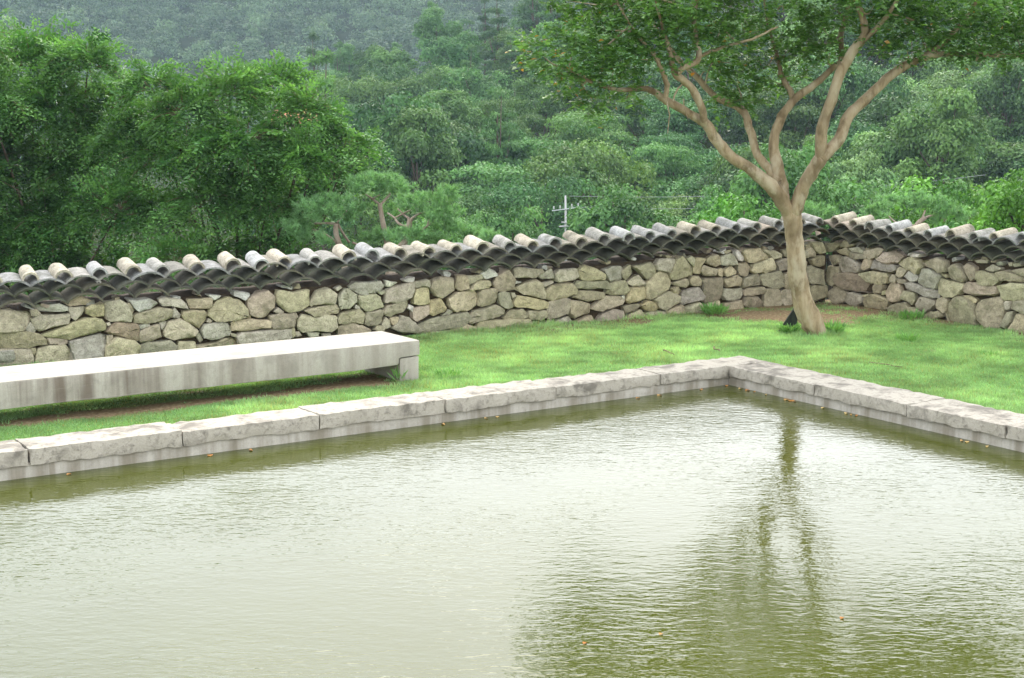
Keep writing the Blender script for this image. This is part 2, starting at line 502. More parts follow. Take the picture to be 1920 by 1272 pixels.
# ------------------------------------------------------------------ dry stone wall with tiled top
STONE_TONES = {'t': (0.43, 0.375, 0.255), 'y': (0.45, 0.395, 0.22), 'o': (0.29, 0.265, 0.17), 'g': (0.40, 0.38, 0.32), 'p': (0.40, 0.325, 0.25),
               'b': (0.29, 0.215, 0.155), 'v': (0.30, 0.28, 0.265), 'w': (0.68, 0.66, 0.62)}
MAIN_STONES = """
g -4 59 10 59 30 55 32 49 25 36 -3 39
g 26 37 32 45 37 37 35 32 29 35
t 33 57 38 58 43 53 38 50 33 51
g 34 58 38 62 60 61 69 58 69 54 65 53 42 55
t 33 48 45 51 71 51 72 48 68 41 41 35 37 37
g 70 57 86 57 86 54 83 48 77 43 73 46
b 66 62 83 69 93 63 91 59 72 58
y 88 55 93 59 106 60 107 55 106 46 95 46 88 50
t 108 59 122 62 129 58 135 44 133 39 113 40 108 43
w 131 62 155 61 163 56 156 51 142 48 138 53
y 44 31 76 42 88 45 102 43 107 36 106 31 72 25 49 28
o -6 37 29 35 41 31 46 26 45 20 28 19 -5 21
p 47 27 67 25 68 20 59 19 49 21
t -4 19 29 17 32 9 32 -1 24 -4 -5 -1
t 31 18 36 18 36 14 34 10 31 14
t 35 4 38 16 47 19 64 19 69 12 67 -2 49 -4 34 -3
v 70 22 101 27 108 25 106 16 103 -1 74 0 72 11
g 108 38 112 39 113 36 110 35
b 107 29 118 38 140 35 142 31 142 17 127 21 112 27
p 108 25 115 25 114 21 108 16
y 105 1 108 15 118 23 137 18 142 10 139 1 117 -3
g 142 34 153 35 154 32 144 29
t 143 28 163 34 166 19 143 15
o 141 12 153 15 174 15 182 9 176 2 141 2
t 137 44 142 47 167 51 178 48 176 39 162 36 138 36
p 68 2 71 17 73 8 72 2
p 129 57 134 58 138 51 136 46
g 165 60 172 62 188 59 194 53 195 48 179 52 167 54
t 195 58 221 58 222 52 219 46 198 48
g 178 39 180 50 187 42 186 39
o 188 41 191 46 212 45 216 41 213 33 207 26 194 34
o 219 44 229 54 240 58 253 53 261 44 261 35 245 32 227 32 218 39
w 217 62 233 60 231 58 225 55
w 246 60 248 64 264 61 265 58 259 53
p 262 54 273 60 285 62 293 54 292 45 282 34 274 33 264 38
y 295 49 297 62 316 58 333 61 333 44 324 38 308 37
g 291 39 297 43 304 37 298 35
g 164 35 172 36 170 31 166 27
t 169 27 174 35 187 38 192 35 205 24 201 17 176 16 169 20
g 202 20 207 21 211 13 208 10
g 209 22 212 29 231 31 239 28 242 21 239 15 220 12 212 16
g 215 32 218 36 223 33 220 31
t 243 24 247 31 262 32 287 29 287 21 265 20 244 20
o 286 34 302 35 317 36 319 30 315 20 298 19 289 20
v 249 14 256 18 311 18 311 7 282 5 253 4
y 311 17 316 20 317 9 312 7
g 317 13 321 14 324 9 317 8
t 183 6 184 13 202 11 203 3 190 -1 183 -1
t 204 7 223 9 240 13 246 11 251 5 234 -1 206 -2
p 260 36 264 37 266 34 262 32
t 242 29 246 32 247 27 244 26
t 242 18 249 16 248 13 243 14
o 334 44 338 51 344 59 356 61 365 55 363 44 351 43 336 42
g 369 50 377 59 383 58 391 51 390 42 383 37 372 37 370 39
g 382 61 392 66 421 65 424 60 417 54 405 51 395 52
o 392 46 394 50 414 51 420 46 424 35 404 31 396 37
w 389 36 390 40 394 38 395 35
o 328 37 342 40 365 42 369 36 368 32 351 29 338 31
t 321 27 327 33 341 29 361 30 364 26 366 16 358 11 324 14 321 20
y 367 23 372 32 393 34 401 28 397 17 385 20 368 20
o 401 24 404 30 420 32 425 30 421 17 406 14 401 17
t 369 16 383 20 395 16 406 11 401 4 370 5
g 422 16 427 23 432 19 433 12 424 9
t 411 9 416 14 423 14 425 8
t 425 31 429 37 441 39 453 42 454 37 450 29 431 24 425 27
p 426 40 429 55 444 59 462 62 464 53 458 44 441 39
p 432 22 443 22 441 15 435 14
v 435 10 448 24 462 16 469 8 468 3 448 3
y 462 36 465 53 482 54 483 36 475 34
t 464 62 482 64 483 56 466 55
p 484 54 488 63 502 66 514 63 515 50 499 41 491 44
y 482 24 484 38 497 41 504 30 503 25 488 22
b 461 31 482 34 483 23 465 16 461 19
w 455 32 456 36 462 34 461 27
o 469 1 471 13 495 19 530 23 535 15 530 7 473 0
g 499 20 507 27 513 24 508 20
t 508 40 521 46 541 47 546 39 544 30 531 24 515 24 509 31
g 416 53 426 55 427 51 423 49
w 427 66 442 63 433 58 427 59
w 449 65 464 68 463 63 453 62
g 364 60 371 63 374 60 368 57
g 329 13 345 11 343 7 333 7
p 349 10 359 9 358 6 350 6
t 472 -3 482 1 510 2 511 -5 475 -12
p 517 52 520 67 532 66 533 50 523 48
t 533 65 552 66 552 61 534 54
y 535 49 546 59 563 58 565 53 561 49 539 48
w 551 67 561 73 570 69 574 64 556 60
p 568 53 574 63 585 71 596 57 595 47 585 44 574 46
o 547 43 552 47 570 48 574 44 570 31 552 28 546 30
o 575 41 579 43 590 42 593 24 585 23 577 29
t 592 42 597 41 600 37 594 34
o 596 71 603 72 633 68 637 65 624 58 597 60
w 597 56 607 54 603 53 597 52
o 596 47 619 54 627 56 635 51 639 37 637 32 611 39 604 43
g 630 61 647 68 651 60 650 56 636 56
g 652 61 659 66 685 66 688 56 680 52 656 52
g 636 51 650 54 651 50 640 46
y 640 40 651 48 675 49 684 40 682 35 651 29 643 32
y 595 28 602 38 616 35 638 30 644 26 642 20 630 19 597 25
t 534 16 542 23 570 28 583 22 581 16 567 12 539 8 535 9
t 582 12 592 21 607 21 614 15 612 10 597 8 585 9
y 616 14 617 18 641 17 642 9 636 5 618 7
t 644 27 666 31 672 29 672 19 670 11 647 6 644 8
p 673 19 675 28 704 21 703 10 680 5 674 11
y 688 64 697 70 714 65 725 55 724 51 704 50 692 53
o 682 45 687 51 729 49 733 38 712 40 685 42
o 679 31 690 39 725 34 722 27 702 25
p 705 16 724 29 745 29 756 23 753 17 731 13 723 11
t 546 -1 548 8 563 10 617 8 618 -7 586 -10 552 -10
p 510 3 529 8 540 4 546 -7 529 -12 511 -8
t 621 4 632 4 631 1 622 1
t 630 1 650 5 650 -9 623 -10
p 653 2 673 8 680 -1 678 -11 660 -14 653 -9
p 683 0 705 7 711 -2 708 -10 688 -12
p 710 -9 722 7 741 12 753 9 756 2 752 -8 728 -12
g 724 63 737 66 749 66 752 61 751 50 734 48
p 751 61 764 67 767 57 758 48 753 52
o 728 34 734 46 755 48 763 34 758 30 738 30
t 766 65 795 69 803 62 803 54 789 48 778 58
t 759 45 775 54 788 43 786 40 769 40
g 802 65 808 72 830 72 831 65 822 54 805 59
t 824 52 834 72 842 75 859 59 860 49 837 45 827 46
t 851 71 859 74 864 70 863 60 857 65
t 862 55 866 71 880 70 874 60 872 51 864 52
y 788 31 789 43 809 56 820 52 826 42 821 32 807 25 792 22
p 827 40 852 45 855 38 851 34 839 35
y 856 40 860 47 869 48 876 41 875 35 867 34 859 36
t 874 54 879 61 898 55 897 47 882 47
o 882 69 901 74 905 68 906 61 898 58 883 64
g 906 70 922 75 932 64 931 60 917 59 909 60
t 901 54 909 56 910 44 903 46
y 911 52 924 58 932 51 929 46 914 45
w 929 74 933 79 945 67 942 63 934 66
t 933 52 935 60 948 61 955 55 952 45 944 44 936 46
y 758 23 765 38 786 38 790 23 763 18
y 826 34 840 35 844 29 839 24 829 29
v 845 16 847 29 871 33 878 21 875 16 847 11
b 879 25 877 43 908 43 910 26 906 15 882 12
p 800 21 825 30 843 22 842 14 817 6 809 9
y 781 15 792 20 803 17 809 10 804 6 789 7
b 754 15 776 17 781 13 771 8 757 6
t 756 -10 762 3 781 9 790 -4 788 -12 766 -15
t 789 3 798 5 816 5 818 -10 807 -14 792 -11
p 820 4 847 11 851 -9 839 -12 828 -10
t 851 7 870 13 878 10 881 -7 868 -11 853 -7
t 881 9 905 13 908 4 904 -6 884 -7
g 911 19 913 28 942 27 943 19 938 13 916 13
t 912 38 915 42 934 45 941 40 939 31 918 30
p 912 8 941 12 946 0 944 -6 925 -6 912 -3
w 752 28 757 29 757 25 753 24
y 941 77 946 79 970 79 984 68 983 64 956 61 947 64
t 975 78 997 75 1007 69 1006 64 993 64
t 957 50 959 58 991 65 997 55 996 49 974 46 960 47
p 999 59 1010 63 1022 62 1022 50 1005 47
g 941 32 943 40 965 46 973 36 973 31 944 28
t 972 42 978 45 1003 47 1010 40 1011 26 1003 23 979 29
o 1012 41 1019 44 1031 43 1032 24 1014 24
p 945 23 951 27 977 27 979 21 973 18 948 17
p 945 5 950 15 966 15 976 8 977 -2 953 -5
o 980 4 981 23 1004 23 1008 4 1001 -4 982 -3
p 1008 4 1009 19 1026 23 1027 2 1017 -5
o 1022 61 1036 61 1051 58 1051 44 1024 46
t 1010 75 1030 77 1047 72 1048 63 1016 65
t 1032 41 1053 43 1053 27 1034 25
t 1029 21 1046 24 1055 21 1057 4 1033 0
p 1050 77 1059 77 1066 68 1064 64 1052 64
t 1058 83 1076 83 1082 74 1082 68 1074 67 1065 73
o 1058 60 1078 65 1083 63 1083 51 1074 49 1064 52
o 1054 49 1060 51 1079 45 1083 25 1061 26 1055 30
o 1057 21 1064 24 1085 23 1089 12 1088 6 1066 1 1059 6
"""
WING_STONES = """
t -7 80 17 83 19 79 5 70 -4 69
g -1 63 13 66 21 64 22 56 6 51
o -5 37 -1 49 19 49 21 37 18 27 9 23 -5 25
g 20 53 21 62 34 65 50 61 62 54 60 47 27 44
b 21 37 26 42 54 44 81 31 82 21 48 20 32 21 22 26
t 59 44 82 50 83 34 72 35
y 83 50 109 50 113 45 111 37 100 34 84 34
p 63 55 69 65 80 65 80 55 71 50 64 51
v 82 57 85 64 126 61 126 56 118 51 83 53
t 21 79 28 87 51 82 35 78 21 76
t 13 72 35 78 38 74 37 66 21 68
p 39 72 67 71 75 67 50 63 39 65
g 40 77 57 80 67 74 65 71 43 73
p 67 74 94 82 102 80 92 69 80 66 70 70
p 0 10 12 22 25 22 35 16 31 3 16 -2
p 36 16 48 18 68 15 70 7 57 -1 32 4
b 85 27 89 33 106 33 100 22 88 20
t 71 6 78 17 92 20 115 15 108 2 98 0 73 1
p 97 66 106 77 122 79 138 74 127 65 117 62
y 130 64 147 74 163 72 169 63 163 53 139 59
p 128 57 132 60 144 57 138 49 134 46 127 49
w 141 48 148 56 165 51 163 44 152 42
t 114 43 119 49 127 47 126 39 115 39
p 128 45 143 44 143 39 130 38
p 109 25 117 37 132 37 138 25 137 18 126 13 114 16
v 167 49 171 61 188 59 202 55 197 45 196 38 178 39 167 43
t 167 70 195 77 209 74 210 61 199 59 176 65
o 197 60 215 57 214 53 202 56
t 213 66 226 72 237 67 241 56 237 51 218 54
b 239 69 245 75 257 71 257 57 249 53 242 62
o 258 65 265 67 292 65 294 57 286 51 266 50 259 56
t 272 69 282 76 295 74 296 71 285 67
b 293 67 303 71 328 65 328 59 309 58 298 59
g 310 72 336 77 339 68 328 66
v 146 40 152 42 178 38 200 35 199 27 180 25 148 35
y 198 44 199 52 239 48 239 41 234 35 218 29 202 32
b 239 42 245 51 262 51 293 50 293 43 285 38 243 38
t 294 52 311 56 338 57 340 40 305 35 298 40
y 139 23 144 30 158 29 160 20 155 13 140 18
p 163 15 170 25 195 23 194 17 180 6 165 10
t 196 19 198 25 209 29 217 25 215 14 210 9 197 14
p 113 5 127 12 143 15 148 9 143 0 120 -2
t 148 9 159 10 172 6 166 -1 148 1
t 212 12 219 23 237 33 253 29 261 14 261 0 219 -5
t 263 21 271 32 297 38 303 27 301 16 296 -2 276 0 265 10
p 303 31 305 34 313 35 311 25 306 23
t 314 35 340 38 342 20 314 26
t 300 3 308 21 317 23 315 11 307 2
p 312 -1 319 10 322 21 343 20 344 -2 320 -4
t 174 1 188 8 203 10 207 4 189 -4
t 242 34 253 35 261 31 258 26
t 66 16 76 19 77 16 68 13
y 102 25 107 27 109 22 103 20
t 87 68 94 69 96 67 90 65
w 147 77 155 80 167 79 164 75 153 74
t 255 79 264 81 274 80 273 77 260 76
w 288 79 295 81 300 79 297 76 290 76
t 305 80 312 81 313 78 307 76
t 314 80 323 82 324 78 316 76
"""

def parse_stones(txt):
    out = []
    for l in txt.strip().splitlines():
        p = l.split(); a = np.array(list(map(float, p[1:]))).reshape(-1, 2) / 100
        out.append((p[0], a))
    return out

def stone_mesh(poly, rng):
    """rounded irregular lump from an outline in the wall face: back ring, edge ring, shoulder ring, inner ring, crown"""
    c = poly.mean(0)
    area = 0.5 * np.sum(poly[:, 0] * np.roll(poly[:, 1], -1) - np.roll(poly[:, 0], -1) * poly[:, 1])
    if area < 0: poly = poly[::-1]; area = -area
    size = math.sqrt(area)
    pts = []
    n = len(poly)
    for i in range(n):                                   # cut the corners, keep the straight flanks
        a, b = poly[i], poly[(i + 1) % n]
        L = np.linalg.norm(b - a)
        pts.append(a + (b - a) * 0.085)
        if L > 0.13: pts.append(a + (b - a) * 0.5 + rng.normal(0, 0.004, 2))
        pts.append(a + (b - a) * 0.915)
    pts = np.array(pts); k = len(pts)
    pts = c + (pts - c) * 1.075 + rng.normal(0, 0.0025, pts.shape)
    rings = []
    depth = min(0.036, 0.16 * size) * rng.uniform(0.7, 1.3)
    tilt = rng.normal(0, 0.13, 2)
    for f, y in ((0.98, 0.16), (1.0, 0.004), (0.955, -depth * 0.66), (0.78, -depth * 0.96), (0.40, -depth * 1.02)):
        r = c + (pts - c) * f
        yy = np.full(k, y)
        if f < 1 and y < 0:
            yy = yy + (r - c) @ tilt + rng.normal(0, 0.0045 * min(1, size / .2), k)
            r = r + rng.normal(0, 0.006 * min(1, size / .2), r.shape)
        rings.append(np.stack([r[:, 0] - c[0], yy, r[:, 1] - c[1]], 1))
    V = np.vstack(rings + [np.array([[0, -depth * 1.05, 0]])]); F = []
    for j in range(len(rings) - 1):
        for i in range(k):
            a, b = j * k + i, j * k + (i + 1) % k
            F.append((a, b, b + k, a + k))
    o = (len(rings) - 1) * k
    for i in range(k): F.append((o + i, o + (i + 1) % k, len(V) - 1))
    m = mesh_py("stone", V.tolist(), F, True, 40)
    return m, c

def arc_tile(chord, rise, thick, length, taper, rng, n=9):
    Rr = (chord * chord / 4 + rise * rise) / (2 * rise); half = math.asin(min(1, chord / 2 / Rr))
    if rise > chord / 2: half = math.pi - half
    V = []; F = []
    ny = 3
    for j in range(ny + 1):
        y = length * j / ny; s = 1 - taper * j / ny
        for rad in (Rr + thick, Rr):
            for i in range(n + 1):
                a = -half + 2 * half * i / n
                V.append(((rad * math.sin(a)) * s, y + rng.normal(0, 0.0012), (rad * math.cos(a) - Rr * math.cos(half)) * s + rng.normal(0, 0.0012)))
    k = n + 1; st = 2 * k
    for j in range(ny):
        for i in range(n):
            a = j * st + i
            F.append((a, a + 1, a + 1 + st, a + st))                        # outer
            b = j * st + k + i
            F.append((b, b + st, b + 1 + st, b + 1))                        # inner
        F.append((j * st, j * st + st, j * st + st + k, j * st + k))
        F.append((j * st + n, j * st + k + n, j * st + st + k + n, j * st + st + n))
    for i in range(n):
        F.append((i, k + i, k + i + 1, i + 1))
        e = ny * st; F.append((e + i, e + i + 1, e + k + i + 1, e + k + i))
    return mesh_py("tile", V, F, True, 40)

def build_walls():
    rng = np.random.default_rng(17); rnd = random.Random(3)
    curved = [arc_tile(0.352 + rng.uniform(-.008, .008), 0.082 + rng.uniform(-.008, .008), 0.018, 0.36, 0.05, rng) for _ in range(6)]
    round_t = [arc_tile(0.128 + rng.uniform(-.006, .006), 0.078 + rng.uniform(-.006, .006), 0.020, 0.33, rng.uniform(0.0, 0.16), rng, 10) for _ in range(6)]
    PITCH = R(9)
    def wall(name, org, d, stones, prof_u, prof_v, u0, u1, tile_u0, tile_u1, label):
        root = empty(name, (org[0], org[1], 0), math.atan2(d[1], d[0]), label=label, category="stone wall")
        for tone, poly in stones:
            m, c = stone_mesh(poly, rng)
            col = (np.array(STONE_TONES[tone]) * 0.5 + np.array((0.43, 0.38, 0.27)) * 0.5) * rng.uniform(0.86, 1.22) * np.array([1 + rng.uniform(-.05, .05), 1, 1 + rng.uniform(-.08, .08)])
            o = link("stone", m, MAT_STONE, root, col); o.location = (c[0], 0, c[1])
        # earth and rubble core behind the face stones
        us = np.arange(u0, u1 + 0.01, 0.12)
        top = np.interp(us, prof_u, prof_v) - 0.012 + rng.normal(0, 0.008, len(us))
        V = []; F = []
        for i, u in enumerate(us):
            V += [(u, 0.06, -0.3), (u, 0.06 + rng.normal(0, .006), top[i] - 0.02), (u, 0.20, top[i] + 0.03), (u, 0.40, top[i] + 0.02), (u, 0.40, -0.8)]
        for i in range(len(us) - 1):
            for k in range(4):
                a = i * 5 + k; F.append((a, a + 5, a + 6, a + 1))
        e = (len(us) - 1) * 5
        F.append((0, 1, 2, 3, 4)); F.append((e + 4, e + 3, e + 2, e + 1, e))
        link("core", mesh_py("core", V, F), MAT_CORE, root, (0.07, 0.052, 0.034))
        # small packing stones on the wall head
        for _ in range(int((u1 - u0) * 5)):
            u = rng.uniform(u0, u1); s = rng.uniform(0.025, 0.06)
            a = np.sort(rng.uniform(0, 2 * math.pi, 6)); poly = np.stack([np.cos(a) * s * 1.3, np.sin(a) * s * 0.7], 1) * rng.uniform(.8, 1.1, (6, 1))
            if abs(np.diff(a)).max() > 2.6: continue
            m, c = stone_mesh(poly, rng)
            o = link("packing_stone", m, MAT_STONE, root, np.array(STONE_TONES[rnd.choice('ttgpw')]) * rng.uniform(.6, 1.0))
            o.location = (u, 0.0 + rng.uniform(-0.01, 0.03), float(np.interp(u, prof_u, prof_v)) + rng.uniform(-0.03, 0.012)); o.rotation_euler = (0, rng.uniform(-.4, .4), 0)
        # tiles: three staggered courses of broad arched tiles, then narrow round ones on the joints
        SP = 0.345
        n = int((tile_u1 - tile_u0) / SP)
        for row in range(3):
            for i in range(n + 1):
                u = tile_u0 + SP * (i + (0.5 if row % 2 else 0.0)) + rng.normal(0, 0.008)
                if u > tile_u1 + 0.1: continue
                z = float(np.interp(u, prof_u, prof_v)) + 0.004 + row * 0.092 + rng.normal(0, 0.004)
                g = rng.uniform(0.8, 1.2)
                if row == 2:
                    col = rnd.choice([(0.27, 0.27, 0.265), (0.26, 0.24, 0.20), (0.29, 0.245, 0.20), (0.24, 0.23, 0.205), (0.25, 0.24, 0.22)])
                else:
                    col = rnd.choice([(0.09, 0.09, 0.07), (0.115, 0.11, 0.085), (0.08, 0.083, 0.058), (0.135, 0.125, 0.09)])  # lower courses darker: shade inside the arches put into the colour
                o = link("curved_tile", rnd.choice(curved), MAT_TILE, root, np.array(col) * g)
                o.location = (u, -0.075 + row * 0.012 + rng.normal(0, 0.010), z)
                o.rotation_euler = (PITCH + rng.normal(0, 0.015), rng.normal(0, 0.03), rng.normal(0, 0.03))
        for i in range(n + 1):
            u = tile_u0 + SP * (i + 0.5) + rng.normal(0, 0.022)
            if u > tile_u1 + 0.1: continue
            z = float(np.interp(u, prof_u, prof_v)) + 0.004 + 0.184 + 0.062 + rng.normal(0, 0.005)
            col = rnd.choice([(0.34, 0.34, 0.335), (0.31, 0.305, 0.295), (0.40, 0.36, 0.285), (0.37, 0.33, 0.265), (0.34, 0.305, 0.245), (0.31, 0.30, 0.275)])
            o = link("round_tile", rnd.choice(round_t), MAT_TILE, root, np.array(col) * rng.uniform(.95, 1.28))
            o.location = (u, -0.035 + rng.normal(0, 0.014), z)
            s = rng.uniform(0.98, 1.16); o.scale = (s, 1, s)
            o.rotation_euler = (PITCH + 0.02 + rng.normal(0, 0.035), rng.normal(0, 0.06), rng.normal(0, 0.045))
        return root
    main = parse_stones(MAIN_STONES); wing = parse_stones(WING_STONES)
    main += [(t, p - [2.98, 0.0]) for t, p in main if 0.05 < p[:, 0].mean() < 2.95]
    wing += [(t, p + [2.72, 0.0]) for t, p in wing if 0.72 < p[:, 0].mean() < 3.3]
    wall("stone_wall", WA, WD, main, [-3, .23, 1.27, 2.64, 4.04, 5.45, 6.8, 8.2, 9.84, 10.95], [.585, .60, .625, .635, .675, .695, .705, .765, .805, .83],
         -3.0, 10.93, -3.29, 10.72, "long dry stone wall under grey tiles, running behind the stone bench")
    wall("stone_wall", WK, WE, wing, [0, .7, 1.05, 1.75, 2.5, 3.2, 6.2], [.83, .82, .79, .775, .795, .825, .85],
         0.02, 6.1, -0.06, 6.0, "short dry stone wall under grey tiles, right of the smooth-barked tree")
build_walls()

# ------------------------------------------------------------------ stone bench
def build_bench():
    rz = math.atan2(-BENCH_D[1], -BENCH_D[0])
    root = empty("stone_bench", (BENCH_O[0], BENCH_O[1], 0), rz, label="long stained stone slab bench on the grass by the pond", category="bench")
    # local: x towards the right end (0 = end), y away from the viewer
    rng = np.random.default_rng(8)
    def slab(name, prof, y0, y1, mat):
        """profile in x-z extruded along y, edges rounded by a bevel"""
        bm = bmesh.new()
        a = [bm.verts.new((x, y0, z)) for x, z in prof]; b = [bm.verts.new((x, y1, z)) for x, z in prof]
        bm.faces.new(a); bm.faces.new(b[::-1])
        for i in range(len(prof)):
            j = (i + 1) % len(prof); bm.faces.new((a[i], b[i], b[j], a[j]))
        bmesh.ops.recalc_face_normals(bm, faces=bm.faces)
        bmesh.ops.bevel(bm, geom=list(bm.edges), offset=0.014, segments=2, affect='EDGES', profile=0.6)
        for v in bm.verts: v.co += Vector(rng.normal(0, 0.0012, 3))
        m = bpy.data.meshes.new(name); bm.to_mesh(m); bm.free()
        m.polygons.foreach_set("use_smooth", np.ones(len(m.polygons), bool)); m.set_sharp_from_angle(angle=R(35))
        return link(name, m, mat, root)
    prof = [(-5.35, 0.380), (-5.35, 0.215), (-5.10, 0.215), (-5.09, 0.150)]
    prof += [(x, 0.150 + rng.uniform(-.006, .006)) for x in np.linspace(-4.6, -0.7, 14)]
    prof += [(-0.235, 0.158), (-0.225, 0.225), (0.0, 0.235), (0.0, 0.380)]
    slab("seat_slab", prof, 0.0, 0.76, MAT_BENCH)
    slab("leg", [(-0.215, -0.08), (-0.004, -0.08), (-0.004, 0.2265), (-0.215, 0.2185)], 0.012, 0.73, MAT_BENCH)
    slab("leg", [(-5.33, -0.08), (-5.11, -0.08), (-5.11, 0.211), (-5.33, 0.211)], 0.012, 0.73, MAT_BENCH)
build_bench()

# ------------------------------------------------------------------ vegetation materials
MAT_MYRTLE_BARK = bark_material("myrtle_bark", (0.34, 0.255, 0.155), (0.44, 0.355, 0.24), (0.15, 0.105, 0.055), 8, 0.2, 0.8, (0.46, 0.39, 0.28))
MAT_LIMB_BARK = bark_material("myrtle_limb_bark", (0.285, 0.21, 0.12), (0.38, 0.30, 0.19), (0.11, 0.075, 0.038), 10, 0.3, 1.0, (0.40, 0.335, 0.225))
MAT_BARK = bark_material("dark_bark", (0.09, 0.065, 0.045), (0.14, 0.105, 0.075), (0.045, 0.035, 0.025))
MAT_PINE_BARK = bark_material("pine_bark", (0.34, 0.26, 0.19), (0.43, 0.35, 0.27), (0.20, 0.14, 0.10), 18, 0.4)
MAT_TWIG = bark_material("twig_bark", (0.20, 0.14, 0.085), (0.28, 0.2, 0.13), (0.11, 0.08, 0.05))
MAT_MYRTLE = leaf_material("myrtle_leaf", (0.06, 0.155, 0.034), (0.18, 0.33, 0.085), 0.42, 0.4, 0.4)
MAT_ELM = leaf_material("elm_leaf", (0.05, 0.145, 0.034), (0.155, 0.31, 0.085), 0.40, 0.42, 0.4)
MAT_NEEDLE = leaf_material("pine_needle", (0.15, 0.31, 0.12), (0.26, 0.45, 0.19), 0.3, 0.5, 0.3)
MAT_WOOD_LEAF = leaf_material("woodland_leaf", (0.040, 0.11, 0.030), (0.15, 0.28, 0.082), 0.25, 0.55, 0.25, True)
MAT_FAR_LEAF = leaf_material("far_wood_leaf", (0.055, 0.10, 0.045), (0.12, 0.18, 0.085), 0.2, 0.6, 0.2)
MAT_GRASS = leaf_material("grass_blade", (0.18, 0.34, 0.12), (0.35, 0.52, 0.22), 0.35, 0.5, 0.25)
MAT_WEED = leaf_material("weed_leaf", (0.12, 0.28, 0.07), (0.24, 0.44, 0.13), 0.35, 0.45, 0.35)

def tints(n, rng, per=4, lo=0.75, hi=1.2, orange=0.0):
    t = np.zeros((n, 3), np.float32)
    t[:, 0] = rng.uniform(0, 1, n); t[:, 1] = rng.uniform(lo, hi, n)
    if orange: t[:, 2] = (rng.uniform(0, 1, n) < orange) * rng.uniform(0.6, 1.0, n)
    return np.repeat(t, per, axis=0)

def rand_dirs(n, rng):
    return unit(rng.normal(0, 1, (n, 3)))

